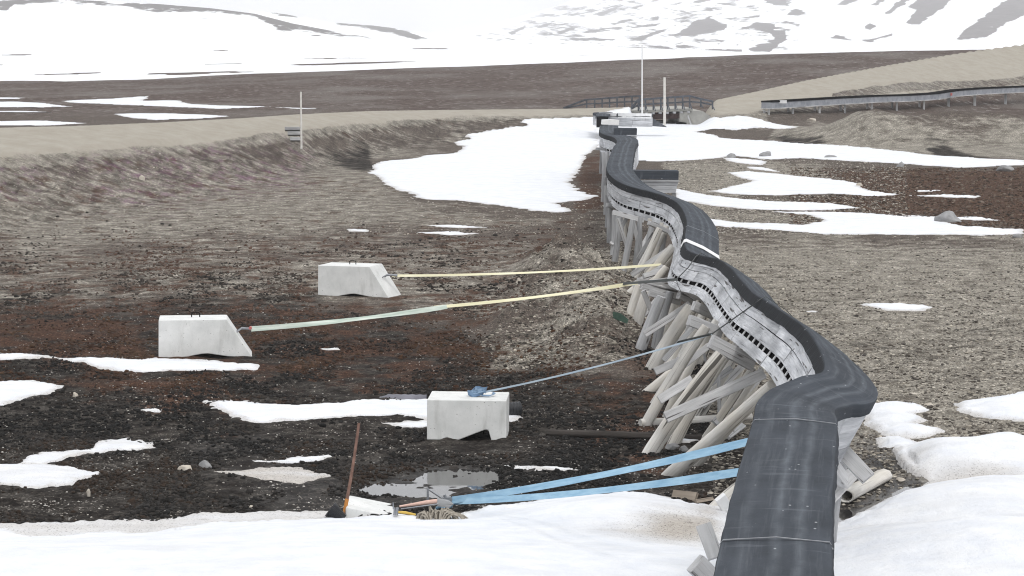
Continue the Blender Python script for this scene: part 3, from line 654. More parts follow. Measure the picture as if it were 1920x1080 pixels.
# ================================================================ the long covered duct
def catmull(P, n):
    P = np.array(P, float); Q = np.vstack([2*P[0]-P[1], P, 2*P[-1]-P[-2]]); out = []
    for i in range(1, len(Q)-2):
        p0, p1, p2, p3 = Q[i-1], Q[i], Q[i+1], Q[i+2]
        for k in range(n):
            t = k/n
            out.append(.5*((2*p1)+(-p0+p2)*t+(2*p0-5*p1+4*p2-p3)*t*t+(-p0+3*p1-3*p2+p3)*t**3))
    out.append(Q[-2]); return np.array(out)
class Path:
    def __init__(s, ctl, n=8):
        """ctl: (px, row, z of the left lip, roll degrees)"""
        pts = []
        for px, r, z, roll in ctl:
            p = onz(px, r, z); pts.append([p[0], p[1], z, R_(roll)])
        c = catmull(pts, n); s.O = c[:, :3]; s.roll = c[:, 3]
        d = np.gradient(s.O, axis=0); d[:, 2] *= .6
        # smooth tangents
        for _ in range(2): d[1:-1] = (d[:-2]+2*d[1:-1]+d[2:])/4
        s.T = d/np.linalg.norm(d, axis=1)[:, None]
        R = np.cross(s.T, [0, 0, 1]); R /= np.linalg.norm(R, axis=1)[:, None]; N = np.cross(R, s.T)
        cr, sr = np.cos(s.roll)[:, None], np.sin(s.roll)[:, None]
        s.R = R*cr-N*sr; s.Dn = -N*cr-R*sr
        f = 1-.17*np.exp(-((s.O[:, 1]-28.6)/1.7)**2)*(s.O[:, 1] < 60); s.R = s.R*f[:, None]
        s.s = np.concatenate([[0], np.cumsum(np.linalg.norm(np.diff(s.O, axis=0), axis=1))])
    def fr(s, q):
        f = lambda A: np.array([np.interp(q, s.s, A[:, k]) for k in range(3)])
        return f(s.O), f(s.R), nrm(f(s.Dn)), nrm(f(s.T))
    def pt(s, q, r, d):
        O, R, D, T = s.fr(q); return O+R*r+D*d
    def at_depth(s, Y): return float(np.interp(Y, s.O[:, 1], s.s))
    def qs(s, a, b):
        m = s.s[(s.s > a+.02) & (s.s < b-.02)]; return np.concatenate([[a], m, [b]])
    def board(s, mb, r0, r1, d0, d1, a, b, dr=0., dd=0.):
        RG = []
        for q in s.qs(a, b):
            O, R, D, T = s.fr(q); k = (q-a)/(b-a+1e-9)
            f = lambda r, d: O+R*(r+dr*k)+D*(d+dd*k)
            RG.append([f(r0, d0), f(r1, d0), f(r1, d1), f(r0, d1)])
        mb.rings(RG, smooth=False)
    def course(s, mb, r0, r1, d0, d1, a, b, lmin=1.8, lmax=3.6, gap=.008, seed=0, jit=.005):
        rd = random.Random(seed); q = a-rd.uniform(0, lmin)
        while q < b:
            L = rd.uniform(lmin, lmax); x0, x1 = max(q, a), min(q+L-gap, b)
            if x1-x0 > .1:
                j = rd.uniform(-jit, jit); s.board(mb, r0+j, r1+j, d0+rd.uniform(-.003, .003), d1+rd.uniform(-.003, .003), x0, x1, rd.uniform(-jit, jit)*.7)
            q += L
def felt_mesh(P, a, b, Wd, name, parent, lipL=.17, lipR=.15, seed=0, seams=True, thick=.012):
    """bitumen felt laid over the lid and turned down both sides"""
    q0 = P.qs(a, b); q = np.unique(np.concatenate([q0, np.arange(a, b, .14)])); V = []; LIP = []; UV = []
    sec = [(-.036, lipL, 1), (-.035, lipL*.66, 1), (-.034, lipL*.33, 1), (-.032, .012, 1), (-.022, -.010, .0), (.06, -.022, 0), (Wd*.28, -.03, 0), (Wd*.5, -.032, 0), (Wd*.72, -.03, 0), (Wd-.06, -.022, 0), (Wd+.020, -.010, 0), (Wd+.032, .012, .5), (Wd+.034, lipR*.5, .6), (Wd+.038, lipR, .6)]
    n = len(sec); m = len(q)
    for i, x in enumerate(q):
        O, R, D, T = P.fr(x)
        for j, (r, d, l) in enumerate(sec):
            w = .012*float(fbm(np.array([x*2.1+seed]), np.array([j*.35]), 3, 201+seed))
            if j in (0, n-1): d = d + .014*float(fbm(np.array([x*1.2]), np.array([j*3.]), 3, 211+seed)); r = r+(.012 if j else -.012)*abs(float(vn(np.array([x*3.1]), np.array([j]), 215+seed)))
            V.append(O+R*(r+(w*.6 if l else 0))+D*(d+(w if not l else 0))); LIP.append(1. if (l > .6) else (.25 if l else 0)); UV.append((x, r+ (d if l else 0)))
    V = np.array(V); Q = grid_faces(m, n)
    c = V.reshape(m, n, 3); inner = []
    for i, x in enumerate(q):
        O, R, D, T = P.fr(x); mid = O+R*Wd*.5+D*.3
        inner.append(c[i]+np.array([nrm(mid-p)*thick for p in c[i]]))
    V2 = np.concatenate([V, np.array(inner).reshape(-1, 3)]); o = m*n
    Q2 = Q[:, ::-1]+o; E = []
    for i in range(m-1): E += [[i*n, (i+1)*n, o+(i+1)*n, o+i*n], [(i+1)*n+n-1, i*n+n-1, o+i*n+n-1, o+(i+1)*n+n-1]]
    for j in range(n-1): E += [[j+1, j, o+j, o+j+1], [(m-1)*n+j, (m-1)*n+j+1, o+(m-1)*n+j+1, o+(m-1)*n+j]]
    loc = np.array(parent.location); me = raw_mesh(name, V2-loc, np.vstack([Q, Q2, np.array(E)])); me.set_sharp_from_angle(angle=R_(34))
    attr(me, 'lip', np.array(LIP+LIP)); U = np.array(UV+UV, np.float32); ul = me.uv_layers.new(name='UVMap')
    li = np.empty(len(me.loops), np.int32); me.loops.foreach_get('vertex_index', li); ul.data.foreach_set('uv', U[li].ravel())
    o_ = link(name, me, M['felt'], parent)
    return o_
WD, HT = .73, .76
CTL = [(1318,1230,2.4,0),(1334,1150,2.4,0),(1350,1060,2.4,0),(1373,950,2.4,0),(1397,862,2.4,0),(1418,788,2.38,2),(1422,762,2.36,5),(1434,744,2.34,10),(1458,727,2.33,16),(1505,709,2.32,23),(1547,697,2.3,28),
  (1540,658,2.25,33),(1512,617,2.2,36),(1475,590,2.15,36),(1440,567,2.1,36),(1417,553,2.05,36),(1392,527,2.0,36),(1372,504,1.95,35),(1349,488,1.9,34),(1308,478,1.85,32),(1288,466,1.8,29),
  (1287,444,1.75,26),(1290,420,1.69,24),(1288,408,1.71,23),(1280,391,1.75,22),(1267,378,1.78,20),(1245,367,1.8,17),(1213,358,1.82,13),(1180,349,1.85,9),(1160,340,1.87,6),(1148,331,1.9,3),(1140,320,1.92,0),
  (1139,311,1.95,-2),(1144,295,1.95,-4),(1151,277,1.95,-4),(1158,266,1.95,-3),(1152,258,1.97,0),(1133,252,2.0,0),(1125,246,2.0,0),(1126,236,2.0,0)]
MAIN = Path(CTL, 6)
def build_main():
    P = MAIN; L = P.s[-1]
    t = thing('utility_duct', 'long wavering wooden duct with black felt lid running from the foreground away to the bridge', 'utility duct', (P.O[0][0], P.O[0][1], 0))
    felt_mesh(P, 0, L, WD, 'roof_felt', t)
    a = MB(); P.course(a, -.012, .012, .20, .312, 0, L, 2.2, 4.2, .05, seed=1); P.course(a, -.012, .012, .322, .513, 0, L, 1.6, 3.4, .05, seed=2)
    a.build('upper_side_board', M['board'], t)
    a = MB(); P.course(a, -.014, .012, .598, HT, 0, L, 2., 4., .05, seed=3); a.build('lower_side_board', M['board'], t)
    a = MB(); P.course(a, -.024, .0, .165, .205, 0, L, 2.5, 4.5, seed=4); P.course(a, -.022, -.004, .508, .524, 0, L, 1.8, 3.2, .02, seed=5); a.build('side_batten', M['board'], t)
    # one slotted board closes the gap between the side boards: a rail with short dividers
    qv = []; q = .05
    while q < L-.75: qv += [q, q+.11]; q += .62
    qv = np.unique(np.concatenate([qv, P.qs(.05, L-.75)])); V = []; Fv = []
    for x in qv:
        O, R, D, T = P.fr(x); V += [O-R*.004+D*d for d in (.512, .519, .597)]
    for k in range(len(qv)-1):
        Fv.append((3*k, 3*k+3, 3*k+4, 3*k+1))
        if ((qv[k]+qv[k+1])/2-.05) % .62 < .11: Fv.append((3*k+1, 3*k+4, 3*k+5, 3*k+2))
    a = MB(); a.add(V, Fv, [[(0, 0), (.3, 0), (.3, .1), (0, .1)]]*len(Fv)); o = a.build('vent_strip', M['beam'], t)
    md = o.modifiers.new('board_thickness', 'SOLIDIFY'); md.thickness = .012; md.offset = 0
    a = MB()
    for k, (d0, d1) in enumerate(((.16, .36), (.364, .56), (.564, HT))): P.course(a, WD-.012, WD+.012, d0, d1, 0, L, 2., 4., seed=11+k)
    a.build('right_side_board', M['board'], t)
    a = MB(); P.course(a, .015, WD-.015, HT-.03, HT-.004, 0, L, 3., 5., seed=21); a.build('floor_board', M['beam'], t)
    a = MB(); P.board(a, .03, WD-.03, .02, HT-.04, 0.02, L-.02); a.build('inner_shade_box', M['dark'], t)  # near-black core box: the shade behind the vent slots is put into its colour
    for q, wdt in ((P.at_depth(18.6), .02), (P.at_depth(24.6), .02), (P.at_depth(59.0), .03)):
        a = MB(); RG = []
        for r, d in ((-.045, .15), (-.042, .02), (-.01, -.022), (WD*.5, -.05), (WD+.01, -.022), (WD+.04, .03), (WD+.044, .12)):
            O, R, D, T = P.fr(q); p = O+R*r+D*d; RG.append([p-T*wdt/2, p+T*wdt/2, p+T*wdt/2-D*.006, p-T*wdt/2-D*.006])
        a.rings(RG, smooth=False); a.build('felt_lath', M['steel'], t)
    a = MB(); q0 = P.at_depth(53.8); RG = []
    for r, d in ((-.05, .14), (-.048, .01), (-.01, -.03), (WD*.5, -.056), (WD+.012, -.03), (WD+.045, .02), (WD+.05, .1)):
        O, R, D, T = P.fr(q0); p = O+R*r+D*d; RG.append([p-T*.42, p+T*.42, p+T*.42-D*.008, p-T*.42-D*.008])
    a.rings(RG, smooth=False); a.build('metal_flashing', M['white'], t)
    return t
build_main()

# short stubs and the cross run at the far end
def stub_box(name, label, px0, px1, rtop, D, h, depth, yaw, white=False, cat='duct branch', gap=False):
    p0 = at(px0, rtop, D); p1 = at(px1, rtop, D); Lx = np.linalg.norm(p1-p0); X = np.array([math.cos(yaw), math.sin(yaw), 0]); Y = np.array([-math.sin(yaw), math.cos(yaw), 0]); Z = np.array([0, 0, 1.])
    t = thing(name, label, cat, (p0+p1)/2*np.array([1, 1, 0]))
    def slab(nm, x0, x1, y0, y1, z0, z1, m):
        MB().prism([(x0, z0), (x1, z0), (x1, z1), (x0, z1)], p0, X, Z, Y, y0, y1).build(nm, m, t)
    a = MB().prism([(0, -.24), (Lx, -.26), (Lx+.01, 0), (0, .01)], p0, X, Z, Y, -.03, depth+.03); me = a.build('roof_felt', M['felt'], t)
    attr(me.data, 'lip', np.zeros(len(me.data.vertices)))
    if white: slab('white_lath', -.02, Lx+.03, -.05, -.032, -.31, -.268, M['board'])
    a = MB()
    for k in range(3):
        z1 = -.31-k*.115; a.prism([(0.02, z1-.11), (Lx-.02-.03*k, z1-.108), (Lx-.03*k, z1), (0.02, z1)], p0+Y*.006*k, X, Z, Y, -.02, depth)
    a.build('side_board', M['board'], t)
    for x in (.2, Lx-.12):
        g = p0+X*x+Y*.1; MB().beam((g[0], g[1], gz(g[0], g[1])-.1), (g[0], g[1], p0[2]-.655), .13, .13, (0, 1, 0)).build('post', M['logdark'], t)
    return t
stub_box('duct_branch', 'short felt covered branch box with a white lath sticking out right of the duct middle', 1186, 1272, 321, 79.5, .5, .8, .0, True)
stub_box('duct_branch', 'smaller greenish felt covered branch box beside the far end of the long duct', 1152, 1194, 241, 104, .5, .8, .0)
FARP = Path([(1118,219,1.25,0),(1119,214,1.3,0),(1128,211,1.32,0),(1142,212.5,1.3,0),(1170,213.5,1.3,0),(1196,214,1.3,0),(1215,214.5,1.28,0)], 5)
def build_farrun():
    P = FARP; L = P.s[-1]; c = P.O.mean(0)
    t = thing('utility_duct', 'snowed in grey duct run bending right in front of the bridge', 'utility duct', (c[0], c[1], 0))
    felt_mesh(P, 0, L, .7, 'roof_felt', t, .1, .14, 5)
    a = MB(); P.course(a, -.012, .012, .09, .6, 0, L, seed=31); P.course(a, .7-.012, .712, .1, .35, 0, L, seed=32); P.course(a, .7-.012, .712, .355, .7, 0, L, seed=33); a.build('side_board', M['board'], t)
    a = MB(); P.board(a, .02, .68, .02, .6, .03, L-.03); a.build('inner_shade_box', M['dark'], t)  # near-black core, shade inside this run painted as colour
    q = L-.6; a = MB(); P.board(a, .70, .74, -.06, .2, q-2.2, q-.9); P.board(a, .70, .74, -.07, .22, q-.8, q+.5); a.build('white_panel', M['white'], t)
    e = at(1228, 226, P.O[-1][1]); a = MB()
    e0 = P.pt(L, .2, .1); a.prism([(0, 0), (.0, -.55), (1.0, -.62)], e0+np.array([.02, 0, 0]), (1, 0, 0), (0, 0, 1), (0, 1, 0), -.3, .3); a.build('end_cover', M['greywood'], t)
build_farrun()
tag(MB().prism([(-.38, -.10), (.36, -.12), (.38, .10), (.1, .13), (-.36, .11)], at(1144, 229, 121), (1, .1, 0), (0, 0, 1), (-.1, 1, 0), -.25, .25).build('white_panel', M['white'], None, at(1144, 234, 121)), 'white rectangular panel standing in snow behind the far end of the long duct', 'panel')

# ---------------------------------------------------------------- trestles
TR_N = 0
def trestle(label, logs, beams=(), braces=(), kin=None):
    """logs: (top px,row, foot px,row, r_top, r_foot, material, D or None); beams/braces: (px0,row0,px1,row1,D,w,h,mat)"""
    global TR_N
    feet = []
    for l in logs:
        D = l[7] if len(l) > 7 and l[7] else Dz(l[3]); feet.append(D)
    Dm = float(np.mean(feet)); c = at(np.mean([l[2] for l in logs]), 300, Dm)
    t = thing('duct_trestle', label, 'trestle', (c[0], c[1], gz(c[0], c[1])), 'log trestles under the long duct')
    lk = .66 if TR_N < 3 else .88
    for i, l in enumerate(logs):
        D = feet[i]; p1 = at(l[2], l[3], D); p0 = at(l[0], l[1], D+(l[8] if len(l) > 8 else 0)); d = nrm(p1-p0)
        MB().log(p1+d*.12, p0, l[5]*lk, l[4]*lk, bend=.05, rough=.08, seed=TR_N*10+i).build('log_leg', M[l[6]], t)
        if TR_N < 9 and (i < 2 or TR_N < 4):      # the matching log of the row behind
            k = 100/D; sh = np.array([(.30+.12*(i % 2)), .9+.3*i, 0]); q0 = p0+sh*np.array([.75, 1, 0]); q1 = p1+sh*np.array([1.15, 1, 0]); q1[2] = gz(q1[0], q1[1])-.05
            MB().log(q1, q0, l[5]*lk*.85, l[4]*lk*.8, bend=.05, rough=.08, seed=TR_N*10+i+5).build('log_leg', M['log' if i % 2 else l[6]], t)
            if i == 1: MB().beam(p1*.75+p0*.25+np.array([-.05, -l[5]-.03, 0]), q0*.8+q1*.2+np.array([.05, -l[4]-.02, 0]), .11, .035, (0, -1, .3), .003).build('brace', M['beam'], t)
    for b in beams: MB().beam(at(b[0], b[1], b[4]), at(b[2], b[3], b[4]+(b[8] if len(b) > 8 else .3)), b[5], b[6], (0, 0, 1), .004).build('cap_beam', M[b[7]], t)
    for b in braces: MB().beam(at(b[0], b[1], b[4]), at(b[2], b[3], b[4]+(b[8] if len(b) > 8 else .15)), b[5], b[6], (0, -1, .3), .003).build('brace', M[b[7]], t)
    TR_N += 1
    return t
trestle('nearest leaning log trestle, one thick crooked log reaching under the sharp bend', [(1448,722,1258,890,.13,.165,'log',None,-1.5),(1412,690,1322,824,.085,.10,'log',None,-.2),(1428,692,1340,818,.075,.085,'log',None,-.2)], [], [(1248,588+195,1432,700,37.4,.16,.045,'beam',.6)])
trestle('leaning trestle with a deeply cracked knotty log and a dark upright post', [(1352,664,1222,846,.145,.17,'log'),(1378,668,1303,788,.12,.13,'log'),(1300,640,1232,748,.10,.11,'log',43)], [(1333,640,1412,683,38.2,.11,.20,'beam')], [(1347,686,1349,788,40.2,.045,.13,'logdark',0),(1236,750,1298,711,40.2,.14,.04,'beam'),(1300,742,1372,690,40.6,.10,.035,'logdark')])
trestle('leaning trestle of smooth pale logs just beyond the cracked log', [(1324,612,1212,796,.115,.13,'log'),(1362,640,1290,760,.10,.11,'log'),(1312,655,1208,742,.12,.14,'log',44.2)], [(1292,600,1352,624,41.2,.10,.17,'beam')], [(1228,697,1276,676,41.6,.12,.04,'beam'),(1262,700,1330,648,41.0,.10,.035,'beam'),(1313,640,1332,706,41.8,.03,.10,'logdark',0)])
trestle('leaning trestle whose tallest pale log meets the blue lashing strap', [(1297,575,1224,694,.13,.15,'log',47.2),(1318,592,1258,706,.10,.11,'log',46.6),(1335,606,1284,696,.09,.10,'log',46.4)], [(1300,573,1345,594,46.6,.10,.17,'beam')], [(1244,676,1300,612,46.3,.10,.035,'logdark'),(1296,596,1270,690,46.9,.09,.035,'beam')])
trestle('dense trestle of five grey logs beside the small spoil heap', [(1240,556,1198,664,.115,.12,'logdark'),(1213,546,1188,628,.125,.12,'log'),(1200,535,1176,612,.11,.11,'log'),(1269,562,1246,636,.10,.10,'log',52),(1250,566,1238,618,.09,.09,'log',53.5)],
  [(1203,535,1276,552,51.5,.13,.16,'beam'),(1218,548,1275,566,50.6,.08,.14,'beam'),(1273,552,1316,572,49.8,.12,.17,'beam')], [(1209,627,1294,570,49.2,.13,.045,'beam'),(1206,545,1224,590,51,.10,.04,'beam')])
trestle('tangled trestle with a splintered log foot below the steel lath', [(1262,462,1176,562,.115,.15,'log',61),(1206,528,1168,566,.10,.14,'log',59.6),(1250,500,1206,560,.09,.10,'log',58),(1256,484,1218,532,.09,.10,'log',61.5)],
  [(1196,526,1258,540,57,.14,.13,'beam'),(1204,532,1264,523,57.6,.10,.10,'beam')], [(1184,516,1262,462,61.8,.12,.05,'beam'),(1206,518,1240,508,58.5,.11,.10,'beam'),(1186,536,1244,500,58.8,.14,.04,'beam')])
trestle('trestle with one long slanting log under the tight middle curve', [(1237,428,1186,528,.105,.115,'log',64.2),(1222,424,1210,500,.08,.08,'logdark',66),(1246,440,1236,486,.08,.08,'logdark',67)], [(1217,418,1252,434,64.6,.14,.10,'beam')], [(1226,436,1196,484,65.2,.09,.04,'logdark')])
trestle('trestle with a crooked leg and thin crossed braces beneath the vent strip', [(1187,412,1166,522,.085,.095,'logdark',65.2),(1199,416,1196,500,.08,.085,'logdark',67.5),(1160,404,1150,498,.09,.095,'logdark',68.6)], [(1150,398,1206,413,67.6,.13,.12,'beam')], [(1187,414,1204,488,66,.10,.04,'beam'),(1158,410,1178,470,67.6,.09,.04,'beam')])
trestle('pair of dark upright posts where the duct turns away', [(1144,388,1143,456,.10,.10,'logdark',75.4),(1152,396,1148,478,.085,.09,'logdark',71.5),(1164,398,1166,440,.08,.08,'logdark',76)], [(1138,384,1170,392,75,.13,.12,'logdark')], [])
trestle('tall narrow posts below the far straight stretch of duct', [(1139,366,1139,425,.10,.10,'logdark',82),(1137,348,1136,402,.10,.10,'logdark',87.5),(1133,338,1131,376,.09,.09,'logdark',94.5)], [(1133,335,1160,337,87,.13,.12,'logdark')], [])
trestle('farthest slim grey posts in front of the big snow field', [(1131,286,1130,352,.09,.09,'logdark',102),(1139,284,1136,348,.09,.09,'logdark',103),(1127,272,1126,320,.08,.08,'logdark',111),(1147,296,1143,338,.08,.08,'logdark',107)], [(1118,279,1152,281,104,.12,.10,'logdark')], [])
# trestles around the near bend
trestle('broken trestle of short nailed boards hanging below the near bend, right side', [(1580,846,1555,1010,.10,.11,'logdark',30.2),(1500,760,1420,1000,.10,.12,'log',31.2),(1400,905,1340,958,.11,.13,'log',33.0)],
  [(1560,872,1582,902,29.6,.10,.16,'beam',.5)], [(1580,846,1628,897,29.0,.17,.06,'beam',-.2),(1550,940,1606,880,29.9,.16,.05,'beam',.6),(1564,850,1578,842,29.0,.20,.15,'board',.1)])
trestle('near trestle sunk in the dirty snow with two cut timber ends showing', [(1420,930,1395,1130,.10,.10,'log',27.0),(1470,930,1480,1130,.10,.10,'log',27.0)], [(1304,1056,1352,1105,25.2,.11,.20,'beam',.1)], [(1319,984,1342,1046,27.2,.16,.05,'beam',-.2),(1350,932,1362,952,32.4,.14,.06,'white',.1)])
def ground_log(label, px0, r0, px1, r1, rad, mat, cat='log', name='fallen_log', rad2=None, lift=.6):
    a, b = onG([px0, px1], [r0, r1]); a[2] += rad*lift; b[2] += (rad2 or rad)*lift
    return tag(MB().log(a, b, rad, rad2 or rad*.9, bend=.02, rough=.08, seed=int(px0)).build(name, M[mat], None, a*np.array([1, 1, 1])), label, cat)
ground_log('pale log lying on the ground behind the leaning trestle feet', 1200, 800, 1408, 790, .075, 'log')
ground_log('thin pale log lying beyond the trestles close to the knotty log', 1265, 752, 1400, 742, .05, 'log')
ground_log('dark wet timber lying across the mud left of the near trestle', 1024, 818, 1330, 828, .055, 'oldwood', 'timber', 'fallen_timber')
# ================================================================ concrete anchor blocks
def bevel(o, wd=.012, seg=2):
    m = o.modifiers.new('edge_bevel', 'BEVEL'); m.width = wd; m.segments = seg; m.limit_method = 'ANGLE'; m.angle_limit = R_(25)
def block(label, px, row, yaw, prof, depth, sink=0., loop=True, ring=True, zoff=None, flip=1):
    c = onG([px], [row])[0]; z = c[2] if zoff is None else zoff
    t = thing('concrete_block', label, 'concrete block', (c[0], c[1], z), 'concrete anchor blocks holding the straps')
    ya = R_(yaw); X = np.array([math.cos(ya), math.sin(ya), 0])*flip; Y = np.array([-math.sin(ya), math.cos(ya), 0]); Z = np.array([0, 0, 1.]); O = np.array([c[0], c[1], z-sink])
    b = MB().prism(prof, O, X, Z, Y, 0, depth).build('block_body', M['concrete'], t); bevel(b)
    if loop:
        p = O+Y*depth*.55+Z*.695-X*.25; a = MB()
        a.tube([p-Z*.05, p+Z*.07, p+Z*.085+X*.02, p+Z*.085+X*.13, p+Z*.07+X*.15, p+X*.15-Z*.05], .011).build('lifting_loop', M['dark'], t)
    hook = None
    if ring:
        p = O+Y*depth*.5+X*.58+Z*.42; n = nrm(X*.82+Z*.57); u = Y
        a = MB(); a.tube([p-u*.08-n*.04, p-u*.08+n*.06, p-u*.04+n*.12, p+u*.04+n*.12, p+u*.08+n*.06, p+u*.08-n*.04], .014).build('anchor_ring', M['steel'], t)
        hook = p+n*.11
    return t, hook, O, X, Y
ARCH = [(-.38, 0), (-.25, .03), (-.05, .065), (.05, .068), (.2, .045), (.42, .01)]
PROF = [(-.86, 0)]+ARCH+[(.87, -.01), (.40, .70), (-.85, .70)]
t_l, hk_l, *_ = block('pale trapezoid concrete block on rusty moss, tied by the green and yellow strap', 385, 671, 6, PROF, .85)
t_f, hk_f, *_ = block('smaller looking trapezoid concrete block farthest back, tied by the yellow strap', 662, 558, -17, PROF, .85)
P3 = [(-.59, 0), (-.12, .0), (.26, .15), (.30, .155), (.325, .14), (.37, -.02), (.585, -.02), (.59, .59), (-.585, .60)]
t_3, _, O3, X3, Y3 = block('upright concrete block with dark notch underneath, blue strap heaped on top', 875, 826, -2.5, P3, .95, loop=False, ring=False)
P4 = [(-.10, 0), (1.0, -.02), (.99, .08), (-.08, .32), (-.10, .32)]
def block4():
    p = at(648, 974, 32.6)
    t = thing('concrete_block', 'concrete block nearly buried in the snow bank under the tools', 'concrete block', (p[0], p[1], 0), 'concrete anchor blocks holding the straps')
    O = np.array([p[0], p[1], -.1])
    top = at(648, 951, 32.6)[2]+.1; low = at(770, 975, 32.6)[2]+.1
    b = MB().prism([(0, -.3), (1.3, -.3), (1.3, low-.22), (.80, low), (.02, top), (0, top-.02)], O, (1, .02, 0), (0, 0, 1), (-.02, 1, 0), 0, .85).build('block_body', M['concrete'], t); bevel(b)
block4()

# ================================================================ straps
def sagline(p0, p1, n=24, sag=.05):
    q = np.linspace(0, 1, n)[:, None]; P = p0+(p1-p0)*q; P[:, 2] -= (4*q*(1-q))[:, 0]*sag; return P
def strap(mb, P, w, tw0, tw1, th=.005, wob=.0):
    """flat ribbon, tw = turn of the flat side about the run (0 lies flat, 90 stands on edge)"""
    W = []
    for i, p in enumerate(P):
        k = i/(len(P)-1); T = nrm(P[min(i+1, len(P)-1)]-P[max(i-1, 0)]); a = nrm(np.cross(T, [0, 0, 1])); b = np.cross(a, T)
        g = -R_(tw0+(tw1-tw0)*k+wob*math.sin(k*9)); W.append((a*math.cos(g)+b*math.sin(g))*w/2*(1-.12*abs(math.sin(k*7))))
    mb.ribbon(P, W, th)
def around(mb, q, w, pad=.06, full=False):
    """a strap laid across the lid and down the left side of the duct at path length q"""
    O, R, D, T = MAIN.fr(q); pts = [(-pad, HT+.02), (-pad, .4), (-pad, .05), (-.02, -.05), (WD*.5, -.07), (WD+.03, -.04), (WD+pad, .1), (WD+pad, HT*.7)]
    P = [O+R*r+D*d for r, d in pts]; mb.ribbon(P, [T*w/2]*len(P), .006); return P
def qnear(px, row, zrange=None):
    best = None
    for q in np.linspace(0, MAIN.s[-1], 900):
        O = MAIN.fr(q)[0]; a, b = proj(*O); e = abs(a-px)+abs(b-row)
        if best is None or e < best[0]: best = (e, q)
    return best[1]
st1 = thing('lashing_strap', 'thin yellow strap from the farthest concrete block to the trestle logs', 'strap', (hk_f[0], hk_f[1], gz(hk_f[0], hk_f[1])), 'straps holding the leaning duct')
e1 = at(1240, 496, 60.8); m = MB(); strap(m, sagline(hk_f+np.array([.12, 0, -.02]), e1, 26, .06), .066, 55, 45, wob=14); m.build('webbing', M['yellow'], st1)
MB().tube([hk_f, hk_f+np.array([.10, 0, 0]), hk_f+np.array([.24, 0, -.02])], [.03, .022, .035]).build('shackle', M['steel'], st1)
st2 = thing('lashing_strap', 'green and yellow strap from the left concrete block over the duct hump', 'strap', (hk_l[0], hk_l[1], gz(hk_l[0], hk_l[1])), 'straps holding the leaning duct')
q2 = qnear(1312, 479); low2 = MAIN.pt(q2, -.07, HT*.62); mid = at(838, 575, 50.5); e2 = at(1196, 530, 50.9)
m = MB(); strap(m, sagline(hk_l+np.array([.18, 0, -.01]), mid, 20, .04), .105, 60, 40, wob=16); m.build('green_webbing', M['green'], st2)
m = MB(); strap(m, sagline(mid+np.array([-.25, 0, -.012]), e2, 20, .04), .072, 45, 60, wob=14); m.build('yellow_webbing', M['yellow'], st2)
lo = MAIN.pt(q2+.25, -.10, .60); m = MB(); strap(m, sagline(e2-np.array([.3, 0, .02]), lo, 10, .0), .06, 60, 60); m.build('dark_webbing', M['darkstrap'], st2)
m = MB(); O, R, D, T = MAIN.fr(q2); Pp = [lo, O+R*-.075+D*.3, O+R*-.06+D*.05, O+R*-.01-D*.05, O+R*WD*.5-D*.075, O+R*(WD+.05)-D*.03, O+R*(WD+.07)+D*.4]; m.ribbon(Pp, [T*.035]*7, .007)
lo2 = MAIN.pt(q2-.45, -.05, HT+.03); m.ribbon([lo, (lo+lo2)/2-R*.02, lo2, lo2+R*.4+D*.01], [T*.03]*4, .007); m.build('duct_loop', M['darkstrap'], st2)
MB().tube([hk_l, hk_l+np.array([.09, 0, 0]), hk_l+np.array([.18, 0, -.01])], [.028, .02, .03]).build('shackle', M['steel'], st2)
r_ = hk_l+np.array([.17, 0, .01]); MB().tube([r_-np.array([0, .05, 0]), r_+np.array([0, .05, 0])], .03).build('shackle_pin', M['redpaint'], st2)
st3 = thing('lashing_strap', 'pale blue strap from the notched concrete block up over the duct side', 'strap', (O3[0], O3[1], gz(O3[0], O3[1])), 'straps holding the leaning duct')
q3 = qnear(1432, 563); OO, R, D, T = MAIN.fr(q3); a3 = O3+X3*.16+Y3*.45+np.array([0, 0, .64]); b3 = at(1335, 626, 38.0); c3 = at(1333, 625.5, 38.0)
m = MB(); strap(m, sagline(a3, b3, 28, .05), .030, 70, 60, wob=10); m.build('webbing', M['bluegrey'], st3)
m = MB(); Pp = [b3-np.array([.5, .0, .12]), b3, OO+R*-.09+D*.16, OO+R*-.055+D*.04, OO+R*-.01-D*.055, OO+R*WD*.5-D*.075, OO+R*(WD+.06)+D*.02]; m.ribbon(Pp, [nrm(D*.6+T*.2)*.022]*3+[T*.025]*4, .008); m.build('dark_webbing', M['darkstrap'], st3)
m = MB(); bb = O3+X3*.10+Y3*.42+np.array([0, 0, .605]); rd = random.Random(4)
for k in range(4):
    ph = rd.uniform(0, 6); P = [bb+np.array([.105*math.cos(ph+j*.42)*(1-.06*k)+.03*k, .08*math.sin(ph+j*.42), .018+.02*k+.03*abs(math.sin(j*.42+k))]) for j in range(16)]
    m.ribbon(P, [np.array([.012*math.cos(j), .012*math.sin(j), .03]) for j in range(16)], .005)
P = [bb+np.array([.10, -.05, .01]), bb+np.array([.22, -.08, .012]), bb+np.array([.30, .0, .03]), bb+np.array([.26, .08, .035])]; m.ribbon(P, [np.array([.01, .035, .005])]*4, .005)
m.build('strap_heap', M['darkblue'], st3)
MB().prism([(-.05, 0), (.06, 0), (.07, .05), (.02, .09), (-.04, .07)], bb+np.array([.03, -.02, .01]), (1, .2, 0), (0, 0, 1), (-.2, 1, 0), -.03, .03).build('ratchet', M['steel'], st3)
st4 = thing('lashing_strap', 'bright blue double strap from the ratchet by the snow bank under the near duct', 'strap', tuple(onG([848], [945])[0]), 'straps holding the leaning duct')
D4 = 33.2; k4 = at(846, 938, D4); u4 = at(1010, 902, 31.6); e4 = at(1404, 828, 27.0); f4 = at(1392, 884, 25.4); k5 = at(852, 940, D4)
